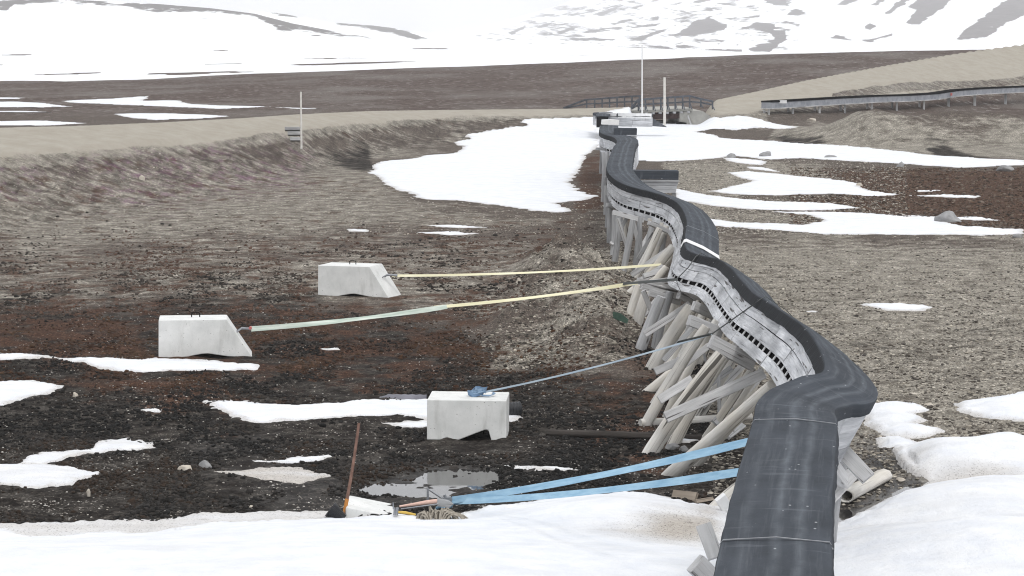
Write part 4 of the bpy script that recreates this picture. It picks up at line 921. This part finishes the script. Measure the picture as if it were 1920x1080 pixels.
m = MB(); strap(m, sagline(k4, e4, 26, .05), .095, 70, 62, wob=12); m.build('upper_webbing', M['blue'], st4)
m = MB(); strap(m, sagline(k5, f4, 26, .05), .088, 62, 68, wob=12); m.build('lower_webbing', M['blue'], st4)
m = MB(); tl = [at(852, 937, D4), at(848, 950, D4-.1), at(838, 958, D4-.25), at(826, 951, D4-.1), at(815, 956, D4-.3)]; m.ribbon(tl, [np.array([.02, .02, .035])]*5, .005); m.build('loose_tail', M['blue'], st4)
a = MB(); a.prism([(-.07, -.05), (.07, -.05), (.08, .0), (.05, .06), (-.05, .05)], at(838, 940, D4), (1, .1, 0), (0, 0, 1), (-.1, 1, 0), -.04, .04); a.tube([at(836, 934, D4), at(833, 928, D4)], .02); a.tube([at(835, 938, D4), at(805, 918, D4+.1)], .014); a.build('ratchet', M['steel'], st4)

# ================================================================ tools on the snow bank
def top(name, label, cat, mb, mat, loc, group=None): return tag(mb.build(name, M[mat], None, loc), label, cat, group)
base = at(643, 976, 32.7); tip = at(673, 793, 32.9); dv = tip-base
t = thing('tool_handle', 'long leaning tool handle, brown above and orange at its foot, in snow', 'tool handle', base)
c = [base+dv*q+np.array([.012*math.sin(q*3.1), 0, 0]) for q in np.linspace(-.06, 1, 16)]
MB().tube(c[4:], [.021-.004*k/12 for k in range(12)], 10).build('brown_shaft', M['brownwood'], t); MB().tube(c[:5], .024, 10).build('orange_shaft', M['orange'], t)
def ribbed(P0, P1, ra, rb, n, name, mat, label, cat, loc):
    RG = []; d = nrm(P1-P0); a = nrm(np.cross(d, [.2, .3, .9])); b = np.cross(d, a); N = n*4
    for i in range(N+1):
        q = i/N; r = ra+(rb-ra)*q+.008*math.cos(q*n*6.2832); RG.append([P0+(P1-P0)*q+(a*math.cos(6.2832*j/16)+b*math.sin(6.2832*j/16))*r for j in range(16)])
    for i in range(N, -1, -6):
        q = i/N; r = (ra+(rb-ra)*q)*.82; RG.append([P0+(P1-P0)*q+(a*math.cos(6.2832*j/16)+b*math.sin(6.2832*j/16))*r for j in range(16)])
    m = MB(); m.rings(RG, smooth=True, cap=False); return tag(m.build(name, M[mat], None, loc), label, cat)
ribbed(at(643, 974, 32.5), at(619, 955, 32.5), .07, .105, 10, 'ribbed_hose', 'rubber', 'open black ribbed hose end at the foot of the leaning handle', 'hose', at(640, 976, 32.5))
D5 = 32.35
t = thing('hammer', 'claw hammer with yellow and black handle lying by the grey rope', 'hammer', at(742, 965, D5))
a = MB(); a.tube([at(740, 966, D5), at(740.5, 958, D5), at(739.5, 952, D5)], [.02, .018, .014]); a.tube([at(738, 954, D5), at(737, 942, D5)], [.012, .006]); a.tube([at(743, 966, D5), at(745, 952, D5)], [.022, .02]); a.build('hammer_head', M['steel'], t)
MB().tube([at(744, 960, D5), at(760, 961, D5+.05), at(779, 965, D5+.1)], [.014, .017, .013]).build('yellow_grip', M['yellowpaint'], t)
MB().tube([at(779, 965, D5+.1), at(794, 967.5, D5+.15)], [.014, .015]).build('black_grip', M['rubber'], t)
D6 = 32.8
t = thing('axe', 'tool with thick pale pink wooden handle lying beside the blue strap ratchet', 'axe', at(790, 950, D6))
MB().tube([at(749, 949.5, D6), at(775, 946, D6), at(800, 942, D6), at(821, 939.5, D6)], [.012, .022, .028, .03], 10).build('pink_handle', M['pink'], t)
MB().prism([(0, -.05), (.0, .045), (.14, .03), (.20, -.01), (.14, -.06)], at(820, 941, D6), (1, 0, -.08), (0, 0, 1), (0, 1, 0), -.03, .03).build('tool_head', M['logdark'], t)
MB().tube([at(752, 954.5, D6-.1), at(822, 945, D6-.1)], .009).build('steel_rod', M['steel'], t)
D7 = 32.1; m = MB(); rd = random.Random(9)
for k in range(46):
    x = rd.uniform(798, 846); p = at(x, 970, D7)+np.array([0, rd.uniform(-.1, .15), 0]); pk = (1-((x-820)/30)**2); hh = .10*max(pk, .15)*rd.uniform(.7, 1.1); dx = (x-815)/300+rd.uniform(-.05, .05)
    m.tube([p-np.array([dx*.4, 0, .05]), p+np.array([dx*.2, 0, hh*.7]), p+np.array([dx*.6, .03, hh]), p+np.array([dx*1.3+.03, .05, hh*.5]), p+np.array([dx*1.7+.05, .05, -.03])], .012, 5)
top('rope_bundle', 'loose bundle of frayed grey rope on the snow beside the hammer', 'rope', m, 'rope', at(822, 972, D7))
top('steel_stake', 'short grey steel stake standing at the puddle edge', 'stake', MB().beam(at(802, 942, 33.2), at(802, 915, 33.2), .028, .028), 'steel', at(802, 940, 33.2))
# ---------------------------------------------------------------- things lying about
ribbed(at(945, 768, 41.5), at(974, 766, 41.6), .10, .11, 5, 'ribbed_hose', 'rubber', 'black ribbed hose roll poking out right behind the notched block', 'hose', at(958, 782, 41.5))
a = MB(); p = onG([708, 800], [753, 753]); RG = []
for q in np.linspace(0, 1, 24):
    c = p[0]+(p[1]-p[0])*q; hh = .085*min(1, q*4+.15)*(1-.05*math.cos(q*40)); RG.append([c+np.array([0, -.14, -.03]), c+np.array([0, -.08, hh*.8]), c+np.array([0, 0, hh]), c+np.array([0, .1, hh*.8]), c+np.array([0, .16, -.03])])
a.rings(RG, smooth=True, closed=False, cap=False)
top('plastic_sheet', 'dark grey folded sheet lying behind the snow strip left of the notched block', 'sheet', a, 'sheet', p[0])
p0, p1 = onG([1585, 1657], [945, 907])
def hollow():
    q0 = p0+np.array([0, 0, .10]); q1 = p1+np.array([0, 0, .10]); d = nrm(q1-q0); a_ = nrm(np.cross(d, [0, 0, 1])); b_ = np.cross(a_, d); RG = []; rd = random.Random(2)
    N = 14
    for i in range(N+1):
        k = i/N; RG.append([q0+(q1-q0)*k+(a_*math.cos(6.2832*j/16)*1.12+b_*math.sin(6.2832*j/16)*.85)*.105*(1+.05*math.sin(3*j+k*2)+rd.uniform(-.02, .02)) for j in range(16)])
    RG = RG[::-1]
    for i in range(0, 8):
        k = i/N; RG.append([q0+(q1-q0)*k+(a_*math.cos(6.2832*j/16)*1.1+b_*math.sin(6.2832*j/16)*.83)*.085 for j in range(16)])
    m = MB(); m.rings(RG, smooth=True, cap=True); return m
top('hollow_log', 'short hollow pale log lying at the stream edge right of the near bend', 'log', hollow(), 'log', p0)
def plank(label, px0, r0, px1, r1, w, h, mat, lift=.04, name='loose_plank'):
    a_, b_ = onG([px0, px1], [r0, r1]); a_[2] += lift; b_[2] += lift
    return top(name, label, 'plank', MB().beam(a_, b_, w, h, (0, -1, .4)), mat, a_)
plank('tan plank lying at the rear edge of the near snow bank', 1262, 938, 1306, 941, .13, .05, 'tan', .05)
plank('thin brown plank beside the tan plank behind the near snow bank', 1304, 947, 1336, 944, .05, .04, 'tan', .03)
plank('grey plank lying on the ground below the blue straps beside the near duct', 1392, 812, 1362, 835, .12, .04, 'beam', .10)
a = MB(); p = onG([1162], [603])[0]; a.prism([(-.14, .0), (.14, -.08), (.17, .0), (.02, .10), (-.13, .12)], p+np.array([0, 0, .05]), (1, 0, -.1), (0, .3, 1), (0, 1, 0), -.03, .03)
top('cloth_scrap', 'dark green scrap of cloth by the feet of the dense trestle', 'scrap', a, 'darkgreen', p)
a = MB(); p = onG([1280], [236])[0]; a.prism([(-.42, -.08), (.42, -.14), (.40, .06), (-.40, .16)], p+np.array([0, 0, .1]), (1, -.1, 0), (0, 0, 1), (.1, 1, 0), -.15, .15)
top('felt_scrap', 'dark felt covered piece poking out of the snow below the bridge', 'felt piece', a, 'dark', p)

# ================================================================ stones
def ico():
    g = (1+5**.5)/2; V = np.array([(-1,g,0),(1,g,0),(-1,-g,0),(1,-g,0),(0,-1,g),(0,1,g),(0,-1,-g),(0,1,-g),(g,0,-1),(g,0,1),(-g,0,-1),(-g,0,1)], float); V /= np.linalg.norm(V[0])
    Fc = np.array([(0,11,5),(0,5,1),(0,1,7),(0,7,10),(0,10,11),(1,5,9),(5,11,4),(11,10,2),(10,7,6),(7,1,8),(3,9,4),(3,4,2),(3,2,6),(3,6,8),(3,8,9),(4,9,5),(2,4,11),(6,2,10),(8,6,7),(9,8,1)]); return V, Fc
def subdiv(V, Fc):
    V = list(map(tuple, V)); mp = {}; out = []
    def mid(a, b):
        k = (min(a, b), max(a, b))
        if k not in mp: V.append(tuple(nrm((np.array(V[a])+np.array(V[b]))/2))); mp[k] = len(V)-1
        return mp[k]
    for a, b, c in Fc: x, y, z = mid(a, b), mid(b, c), mid(c, a); out += [(a, x, z), (b, y, x), (c, z, y), (x, y, z)]
    return np.array(V), np.array(out)
IV, IF = ico(); IV3, IF3 = subdiv(*subdiv(*subdiv(IV, IF)))
def boulder(label, px, row, wpx, hpx, mat='rock', seed=0):
    p = onG([px], [row])[0]; k = F/p[1]; w, h = wpx/k, hpx/k; rd = np.random.default_rng(seed)
    V = IV3.copy(); 
    for _ in range(11):
        n = nrm(rd.normal(size=3)); d = V@n; lim = rd.uniform(.5, .85); V = V-np.outer(np.maximum(d-lim, 0), n)*.9
    V = V*(1+.10*fbm(V[:, 0]*2+seed, V[:, 1]*2+V[:, 2]*1.7, 4, seed))[:, None]
    V = V*np.array([w/2*1.2, w/2, h*.85])+np.array([0, w*.2, h*.12])
    me = raw_mesh('boulder', V, IF3); return tag(link('boulder', me, M[mat], None, p), label, 'boulder', 'boulders lying about')
for i, b in enumerate([('largest pale grey boulder at the edge of the long snow strip on the right', 1779, 417, 48, 24, 'rock'), ('grey boulder with flat top on the snow edge, second from the duct', 1437, 296, 26, 13, 'rock'), ('small dark round boulder on snow nearest the duct', 1371, 297, 15, 11, 'rock'),
  ('low dark boulder half sunk in the far snow strip', 1556, 298, 26, 7, 'rock'), ('small pointed dark boulder above the brown moss patch', 1689, 314, 17, 11, 'rock'), ('broad low grey boulder at the right end of the far snow strip', 1882, 322, 34, 13, 'rock'), ('small tan stone at the tip of a middle snow tongue', 1612, 349, 12, 6, 'rocktan'),
  ('pale boulder cut by the right photo edge on the gravel', 1910, 446, 22, 9, 'rock'), ('white stone among purple flowers on the left road slope', 265, 337, 11, 10, 'rocktan'), ('pale flat stone low on the left road slope', 121, 447, 12, 6, 'rocktan'),
  ('grey stone in the wet mud left of the puddle', 386, 880, 26, 15, 'rock'), ('tan flat stone in mud beside the grey stone', 347, 884, 28, 10, 'rocktan'), ('small white stone in mud near the left snow patches', 140, 746, 11, 8, 'rocktan'), ('dark wet stone standing in the puddle', 849, 882, 20, 12, 'oldwood'), ('flat dark stone at the near side of the puddle', 815, 888, 16, 5, 'oldwood'),
  ('rounded grey stone between the feet of the nearest trestle', 1262, 842, 24, 14, 'rock'), ('smaller grey stone right of the trestle feet stones', 1282, 846, 18, 10, 'rock'), ('brownish stone under the snow bank edge beside the stream', 1690, 910, 22, 10, 'rocktan'), ('flat pale stone on the gravel right of the near bend', 1712, 744, 20, 5, 'rocktan'), ('tan round stone on the gravel above the right snow patches', 1742, 764, 18, 7, 'rocktan'),
  ('pale flat rock beside the far duct posts', 1523, 228, 17, 7, 'rocktan'), ('pale stone on the soil heap left of the trestles', 973, 531, 9, 8, 'rocktan'), ('small tan stone in the black mud in front of the snow bank', 471, 955, 8, 8, 'rocktan'), ('pale pebble like stone in the mud at lower left', 166, 932, 9, 12, 'rocktan')]):
    boulder(*b, seed=40+i)

# ================================================================ posts, bridge, far duct
p = onG([1204], [212])[0]; p[1] = 164; p = at(1204, 214, 164); b_ = at(1204, 86, 164)
t = thing('marker_pole', 'tall thin white pole standing in front of the bridge', 'pole', (p[0], p[1], p[2]-.5)); MB().tube([p-np.array([0, 0, .6]), b_], [.05, .038]).build('pole_shaft', M['white'], t); MB().tube([b_, b_+np.array([0, 0, .06])], .05).build('pole_cap', M['white'], t)
p = at(1246, 228, 162); b_ = at(1246, 145, 162); top('wooden_post', 'thick pale wooden post standing in the snow in front of the bridge', 'post', MB().log(p-np.array([0, 0, .3]), b_, .085, .075, bend=.006, rough=.03), 'palewood', p)
p = at(565, 262, 119.5); b_ = at(564, 172, 119.5); t = thing('marker_pole', 'slim wooden marker pole on the left road edge beside a timber box', 'pole', (p[0], p[1], p[2]-.3)); MB().tube([p-np.array([0, 0, .4]), b_], [.05, .04]).build('pole_shaft', M['palewood'], t)
c = at(551, 262, 120.3); t = thing('timber_box', 'low weathered timber steps let into the left road bank', 'timber steps', (c[0], c[1], c[2]-.2))
for k, (z0, x0) in enumerate(((-.05, -.15), (.2, -.28), (.4, -.42))):
    MB().beam(c+np.array([x0, -.05+.12*k, z0+.10]), c+np.array([.30, -.05+.12*k, z0+.10]), .12, .15, (0, 0, 1)).build('step_board', M['beam'], t)
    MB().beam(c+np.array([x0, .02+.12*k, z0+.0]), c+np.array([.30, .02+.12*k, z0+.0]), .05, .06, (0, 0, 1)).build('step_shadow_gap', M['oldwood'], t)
def bridge():
    t = thing('road_bridge', 'small road bridge with grey timber railings, rusty girder and concrete abutment', 'bridge', tuple(at(1235, 232, 172)*np.array([1, 1, 0])))
    def rail(D0, D1, top_pts, posts, base, bays):
        r = thing('railing', None, None, (0, 0, 0)); r.parent = t
        r.location = -np.array(t.location)+np.array(at(top_pts[0][0], base[0][1], D0))
        loc = np.array(at(top_pts[0][0], base[0][1], D0))
        return r, loc
    def dep(px): return 170+(1345-px)*.028
    def railing(pts, ps, dD, brace):
        Dn = lambda px: dep(px)+dD; a = MB(); n = len(pts)
        P = [at(x, y, Dn(x)) for x, y in pts]
        for i in range(n-1): a.beam(P[i], P[i+1], .10, .12, (0, 0, 1))
        rail = a.build('railing', M['greywood'], t)
        low = MB()
        for i in range(n-1):
            k = .42; bl = []
            for (x, y) in (pts[i], pts[i+1]):
                yb = np.interp(x, [q[0] for q in ps], [q[2] for q in ps]); bl.append(at(x, y+(yb-y)*.5, Dn(x)))
            low.beam(bl[0], bl[1], .05, .10, (0, 0, 1))
        low.build('lower_rail', M['greywood'], t)
        for x, y0, y1 in ps:
            a = MB().beam(at(x, y1+2, Dn(x)), at(x, y0, Dn(x)), .10, .10, (0, 1, 0)); a.build('rail_post', M['greywood'], t)
            if brace: MB().beam(at(x+4, y1+3, Dn(x)-.5), at(x, y0+8, Dn(x)), .05, .07, (0, 1, 0)).build('post_brace', M['greywood'], t)
    npost = [(1197,187,206),(1210,186,205),(1225,185,204.5),(1239,184.5,204),(1252,183.5,203.5),(1266,182,203),(1280,181,202),(1293,180,201),(1314,185,199),(1336,190,203)]
    railing([(1184,203),(1197,187),(1225,185),(1266,182),(1293,180),(1314,185.5),(1337,190.5)], npost, 0, True)
    fpost = [(1059,201,205),(1100,187,203),(1115,186,202.5),(1129,185,202),(1143,184,201.5),(1157,183,201),(1171,182,200.5),(1185,181,200),(1199,180,199.5)]
    railing([(1057,202.5),(1098,187),(1129,185),(1171,181.5),(1201,180)], fpost, 8.5, False)
    # deck, girder and abutments from the deck corners
    A = at(1192, 207, 174.5); B = at(1292, 203.5, 171.6); dxy = nrm((B-A)*np.array([1, 1, 0])); nn = np.array([-.06, 1., 0]); Z = np.array([0, 0, 1.]); Lb = float(np.dot(B-A, dxy)); sl = (B[2]-A[2])/Lb
    D_ = dxy+Z*sl
    MB().prism([(-.3, -.16), (Lb+.3, -.16), (Lb+.3, 0), (-.3, 0)], A, D_, Z, nn, 0.0, 6.5).build('deck', M['abut'], t)
    for k in range(8): MB().beam(A+D_*(.3+k*Lb/7.6)-nn*.25-Z*.22, A+D_*(.3+k*Lb/7.6)+nn*.6-Z*.22, .14, .12, (0, 0, 1)).build('deck_sleeper', M['logdark'], t)
    MB().prism([(.05, -.62), (Lb-.55, -.62), (Lb-.55, -.29), (.05, -.29)], A, D_, Z, nn, .12, .3).build('girder', M['rustgirder'], t)
    MB().prism([(.05, -.72), (Lb-.55, -.72), (Lb-.55, -.40), (.05, -.40)], A, D_, Z, nn, 5.6, 5.8).build('girder', M['rustgirder'], t)
    MB().prism([(.2, -1.2), (Lb-.9, -1.2), (Lb-.9, -.9), (.2, -.9)], A, D_, Z, nn, 6.3, 6.5).build('far_beam', M['rustgirder'], t)
    a = MB().prism([(Lb-.75, -1.9), (Lb+1.85, -1.9), (Lb+1.75, -.55), (Lb+1.1, -.19), (Lb-.75, -.19)], A, D_, Z, nn, .02, 6.8).build('abutment', M['abut'], t)
    MB().prism([(-1.2, -1.9), (.25, -1.9), (.25, -.19), (-1.2, -.19)], A, D_, Z, nn, .3, 6.8).build('abutment', M['abut'], t)
    MB().beam(A+D_*(Lb-.1+.45)-nn*.25-Z*1.5, A+D_*(Lb-.1)-nn*.05-Z*.45, .10, .06, (0, 1, 0)).build('leaning_plank', M['beam'], t)
bridge()
def far_duct():
    PT = [(1437,189,175),(1500,185.5,179),(1560,182,183),(1640,178,190),(1700,176.5,195),(1750,173.5,200),(1790,167.5,204),(1840,164,208),(1920,160.5,215),(2100,152,232)]
    P = [at(*q) for q in PT]; c = P[0]*np.array([1, 1, 0])
    t = thing('utility_duct', 'straight raised duct on posts crossing the slope right of the bridge', 'utility duct', c)
    a = MB(); f = MB(); fl = MB()
    for i in range(len(P)-1):
        d = nrm(P[i+1]-P[i]); n_ = nrm(np.cross(d, [0, 0, 1])); up = np.array([0, 0, 1.])
        def rg(dz0, dz1, w): return [[p-n_*w+up*dz0, p+n_*w+up*dz0, p+n_*w+up*dz1, p-n_*w+up*dz1] for p in (P[i], P[i+1])]
        f.rings(rg(-.11, 0, .40), smooth=False); a.rings(rg(-.48, -.11, .37), smooth=False); fl.rings(rg(-.54, -.48, .42), smooth=False)
    o = f.build('roof_felt', M['dark'], t); a.build('side_board', M['duct_side'], t); fl.build('floor_board', M['beam'], t)
    p = at(1466, 188.5, 176.2); MB().prism([(-.25, -.17), (.25, -.17), (.25, .03), (-.25, .03)], p, (1, .1, 0), (0, 0, 1), (-.1, 1, 0), -.43, -.39).build('white_plate', M['white'], t)
    p = at(1782, 176.5, 202.5); MB().prism([(-.07, -.1), (.07, -.1), (.07, .1), (-.07, .1)], p, (1, 0, 0), (0, 0, 1), (0, 1, 0), -.5, -.42).build('red_plate', M['redpaint'], t)
    names = ['first', 'second', 'third', 'fourth', 'fifth', 'sixth', 'seventh', 'eighth', 'ninth', 'tenth']
    for k, (px, yb) in enumerate([(1437,232),(1482,233),(1532,222),(1580,220),(1630,215),(1677,211),(1728,203),(1779,197),(1828,191),(1886,190)]):
        Dp = float(np.interp(px, [q[0] for q in PT], [q[2] for q in PT])); yt = float(np.interp(px, [q[0] for q in PT], [q[1] for q in PT])); q = at(px, yt, Dp); g = gz(q[0], q[1])
        s = thing('duct_support', names[k]+' timber support under the distant raised duct counted from the bridge', 'support', (q[0], q[1], g), 'supports under the distant duct')
        for dx, dy in ((-.10, .3), (.14, -.3)) if k < 7 else ((0, 0),): MB().beam((q[0]+dx, q[1]+dy, g-.3), (q[0]+dx, q[1]+dy, q[2]-.565), .14 if k < 7 else .2, .13, (0, 1, 0)).build('post', M['logdark' if k % 2 else 'beam'], s)
        if k < 5: MB().beam((q[0]-.3, q[1]-.36, q[2]-.60), (q[0]+.12, q[1]-.36, g+.1), .05, .07, (0, 1, 0)).build('brace', M['beam'], s)
far_duct()

# ================================================================ countless small stones and moss tufts
def scatter(name, n, region, size, flat, tints, mat, seed, jit=.25, keepf=None, sink=.3, patch=False):
    rg = np.random.default_rng(seed); px = rg.uniform(region[0], region[2], n); rw = region[1]+(region[3]-region[1])*rg.random(n)
    k = np.ones(n, bool)
    if keepf is not None: k &= keepf(px, rw, rg)
    for q in ((292,655,480,690),(590,548,756,574),(795,812,956,842)): k &= ~((px > q[0]) & (px < q[2]) & (rw > q[1]) & (rw < q[3]))
    if patch:
        a, b = ab(px, rw); D = H/-b; x = a*D; k &= rg.random(n) < sstep(-.30, .22, fbm(x/.9, D/1.6, 4, 301))*sstep(region[1]-5, region[1]+130, rw+60*fbm(x/2, D/3, 3, 302))
    for poly in SNOWPOLY:
        P = np.array(poly); x0, y0 = P.min(0); x1, y1 = P.max(0); m = (px > x0-2) & (px < x1+2) & (rw > y0-2) & (rw < y1+2) & k
        if m.any(): mm = np.where(m)[0]; k[mm] &= ~inside(px[mm], rw[mm], poly)
    px, rw = px[k], rw[k]; n = len(px); a, b = ab(px, rw); D = H/-b; x = a*D; y = D
    k = ~((px < 1190) & (y > tab(px, LN, 1)-1)) & ~((px > 1275) & (y > tab(px, RN, 1)-3)); px, x, y = px[k], x[k], y[k]; n = len(px); z = G(x, y)
    s = size[0]*np.exp(np.clip(rg.normal(0, size[1], n), -1.2, .95)); ang = rg.uniform(0, 6.28, n); sx = s*rg.uniform(.7, 1.4, n); sy = s*rg.uniform(.7, 1.3, n); sz = s*flat*rg.uniform(.6, 1.3, n)
    V = IV[None]*(1+jit*rg.uniform(-1, 1, (n, 12, 1)))
    vx = V[:, :, 0]*sx[:, None]; vy = V[:, :, 1]*sy[:, None]; c, d = np.cos(ang)[:, None], np.sin(ang)[:, None]
    W_ = np.stack([x[:, None]+vx*c-vy*d, y[:, None]+vx*d+vy*c, z[:, None]+V[:, :, 2]*sz[:, None]+(sz*(1-sink*2))[:, None]], 2).reshape(-1, 3)
    Q = (IF[None]+12*np.arange(n)[:, None, None]).reshape(-1, 3)
    me = raw_mesh(name, W_, Q, smooth=(name == 'moss_tufts')); ti = rg.integers(0, len(tints), n)
    if patch: ti = np.clip(((fbm(x/1.4, y/2.4, 4, 303)+.12*rg.normal(size=n))*1.1+.5)*len(tints), 0, len(tints)-1).astype(int)
    T = np.array(tints)[ti]*rg.uniform(.7, 1.3, (n, 1)); attr(me, 'tint', np.repeat(T, 12, 0))
    return tag(link(name, me, M[mat], None), kind='stuff')
def leftish(px, rw, rg): return rg.random(len(px)) < np.where(px < 1330+(rw-700)*.12, 1, .25)
GT = [(.22,.20,.18),(.34,.31,.28),(.46,.43,.40),(.15,.14,.13),(.10,.095,.09),(.58,.56,.53)]
def dry(px, rw, rg): return ~inside(px, rw, PUD) & ~inside(px, rw, STREAM)
HEAP = [(930,690),(900,640),(980,580),(1000,500),(1060,460),(1130,430),(1200,480),(1230,640),(1150,690)]
def offheap(px, rw, rg): return ~inside(px, rw, HEAP) | (rg.random(len(px)) < .3)
def wetleft(px, rw, rg): return leftish(px, rw, rg) & offheap(px, rw, rg) & (dry(px, rw, rg) | (rg.random(len(px)) < .12))
def patchy(px, rw, rg):
    a, b = ab(px, rw); D = H/-b; return dry(px, rw, rg) & (rg.random(len(px)) < .12+.88*sstep(-.1, .35, fbm(a*D/.8, D/1.4, 4, 321)))
scatter('gravel', 60000, (-60, 430, 1330, 1080), (.0062, .75), .55, [(.20,.18,.16),(.30,.275,.245),(.13,.12,.11),(.40,.375,.345),(.09,.083,.076),(.16,.145,.13),(.50,.48,.45)], 'tint', 1, .3, patchy)
scatter('gravel', 26000, (1330, 430, 1980, 960), (.014, .62), .5, [(.20,.18,.15),(.30,.27,.225),(.42,.385,.33),(.15,.135,.115),(.10,.09,.08)], 'tint', 2, .3, dry)
scatter('gravel', 10000, (-60, 345, 1480, 440), (.015, .5), .5, [(.26,.235,.195),(.38,.345,.29),(.18,.165,.14),(.46,.43,.38)], 'tint', 3, .3)
scatter('gravel', 9000, (900, 430, 1230, 690), (.018, .5), .6, [(.16,.145,.12),(.26,.235,.195),(.40,.365,.31),(.07,.062,.052),(.045,.04,.034)], 'tint', 7, .35, lambda px, rw, rg: inside(px, rw, HEAP))
DK = [(.008,.0075,.007),(.012,.011,.010),(.010,.0095,.009),(.018,.016,.0145),(.026,.023,.021),(.034,.029,.025),(.030,.020,.014)]
scatter('moss_tufts', 78000, (-60, 690, 1330, 1000), (.0165, .55), .8, DK, 'tint', 4, .5, wetleft, .42, True)
scatter('moss_tufts', 40000, (-60, 560, 1330, 740), (.0175, .5), .8, [(.009,.008,.007),(.014,.012,.0105),(.022,.018,.015),(.028,.018,.013),(.044,.022,.013),(.058,.030,.016),(.066,.038,.022)], 'tint', 10, .5, wetleft, .42, True)
scatter('moss_tufts', 32000, (-60, 400, 1200, 600), (.021, .5), .7, [(.022,.019,.016),(.034,.028,.024),(.055,.045,.037),(.065,.046,.036),(.08,.047,.034),(.095,.056,.04)], 'tint', 5, .5, offheap, .42, True)
scatter('moss_tufts', 8000, (1330, 430, 1980, 900), (.02, .4), .5, [(.05,.042,.035),(.085,.072,.06)], 'tint', 6, .5, None, .42, True)
scatter('moss_tufts', 16000, (1480, 315, 1980, 432), (.028, .5), .6, [(.05,.03,.02),(.085,.05,.033),(.12,.08,.055),(.035,.026,.02),(.15,.12,.095)], 'tint', 8, .5, None, .42)
scatter('gravel', 16000, (1240, 300, 1700, 440), (.02, .5), .5, [(.22,.20,.17),(.34,.31,.265),(.44,.41,.36),(.12,.11,.095)], 'tint', 9, .3)
# ================================================================ light, air, camera
w = bpy.data.worlds.new('World'); scn.world = w; w.use_nodes = True; nt = w.node_tree; nt.nodes.clear()
sky = nt.nodes.new('ShaderNodeTexSky'); sky.sky_type = 'NISHITA'; sky.sun_disc = False
SUN_EL, SUN_AZ = R_(58), R_(150)
sky.sun_elevation = SUN_EL; sky.sun_rotation = SUN_AZ; sky.air_density = 1.0; sky.dust_density = 4.0; sky.ozone_density = 1.0
hs = nt.nodes.new('ShaderNodeHueSaturation'); hs.inputs['Saturation'].default_value = .22
bg = nt.nodes.new('ShaderNodeBackground'); bg.inputs['Strength'].default_value = .115; wo = nt.nodes.new('ShaderNodeOutputWorld')
nt.links.new(sky.outputs[0], hs.inputs['Color']); # an even layer of overcast cloud over the clear-sky gradient
tc = nt.nodes.new('ShaderNodeTexCoord'); no = nt.nodes.new('ShaderNodeTexNoise'); no.inputs['Scale'].default_value = 2.2; no.inputs['Detail'].default_value = 4
nt.links.new(tc.outputs['Generated'], no.inputs['Vector'])
cr = nt.nodes.new('ShaderNodeValToRGB'); cr.color_ramp.elements[0].position = .3; cr.color_ramp.elements[0].color = (.86, .87, .89, 1); cr.color_ramp.elements[1].position = .7; cr.color_ramp.elements[1].color = (1, 1, 1, 1)
nt.links.new(no.outputs[0], cr.inputs[0])
sc_ = nt.nodes.new('ShaderNodeMix'); sc_.data_type = 'RGBA'; sc_.blend_type = 'MULTIPLY'; sc_.inputs[0].default_value = 1; nt.links.new(cr.outputs[0], sc_.inputs[6]); sc_.inputs[7].default_value = (8.4, 8.45, 8.5, 1)
mx_ = nt.nodes.new('ShaderNodeMix'); mx_.data_type = 'RGBA'; mx_.inputs[0].default_value = .8; nt.links.new(hs.outputs[0], mx_.inputs[6]); nt.links.new(sc_.outputs[2], mx_.inputs[7])
nt.links.new(mx_.outputs[2], bg.inputs['Color']); nt.links.new(bg.outputs[0], wo.inputs['Surface'])
sl = bpy.data.lights.new('sun', 'SUN'); sl.energy = .85; sl.angle = R_(14); sl.color = (1, .975, .94)
so = bpy.data.objects.new('sun', sl); COL.objects.link(so)
from mathutils import Vector
sd = Vector((math.sin(SUN_AZ)*math.cos(SUN_EL), math.cos(SUN_AZ)*math.cos(SUN_EL), math.sin(SUN_EL)))
so.rotation_euler = (-sd).to_track_quat('-Z', 'Y').to_euler()
def haze():
    t = bpy.data.materials.new('haze_air'); t.use_nodes = True; n = t.node_tree; n.nodes.clear()
    o = n.nodes.new('ShaderNodeOutputMaterial'); v = n.nodes.new('ShaderNodeVolumePrincipled')
    v.inputs['Color'].default_value = (.97, .975, 1, 1); v.inputs['Density'].default_value = HAZE; v.inputs['Anisotropy'].default_value = 0.
    n.links.new(v.outputs[0], o.inputs['Volume'])
    x0, x1, y0, y1, z0, z1 = -5200, 5200, -60, 5000, -60, 460
    V = [(x, y, z) for z in (z0, z1) for y in (y0, y1) for x in (x0, x1)]
    me = bpy.data.meshes.new('haze'); me.from_pydata(V, [], [(0,2,3,1),(4,5,7,6),(0,1,5,4),(2,6,7,3),(0,4,6,2),(1,3,7,5)]); me.update()
    tag(link('haze', me, t), kind='stuff')
HAZE = .00024
haze()
cam = bpy.data.cameras.new('camera'); co = bpy.data.objects.new('camera', cam); COL.objects.link(co); scn.camera = co
co.location = (0, 0, H); co.rotation_euler = (math.pi/2-TH, 0, 0)
cam.sensor_width = 36; cam.lens = 36*F/1920; cam.clip_start = .5; cam.clip_end = 20000
scn.view_settings.view_transform = 'Standard'; scn.view_settings.look = 'None'; scn.view_settings.gamma = 1; scn.view_settings.exposure = EXPO
scn.render.engine = 'CYCLES'; scn.cycles.volume_bounces = 1; scn.cycles.max_bounces = 6; scn.cycles.use_denoising = True; scn.cycles.denoiser = 'OPENIMAGEDENOISE'; scn.cycles.denoising_input_passes = 'RGB_ALBEDO_NORMAL'; scn.cycles.denoising_prefilter = 'ACCURATE'; scn.cycles.filter_width = 1.1
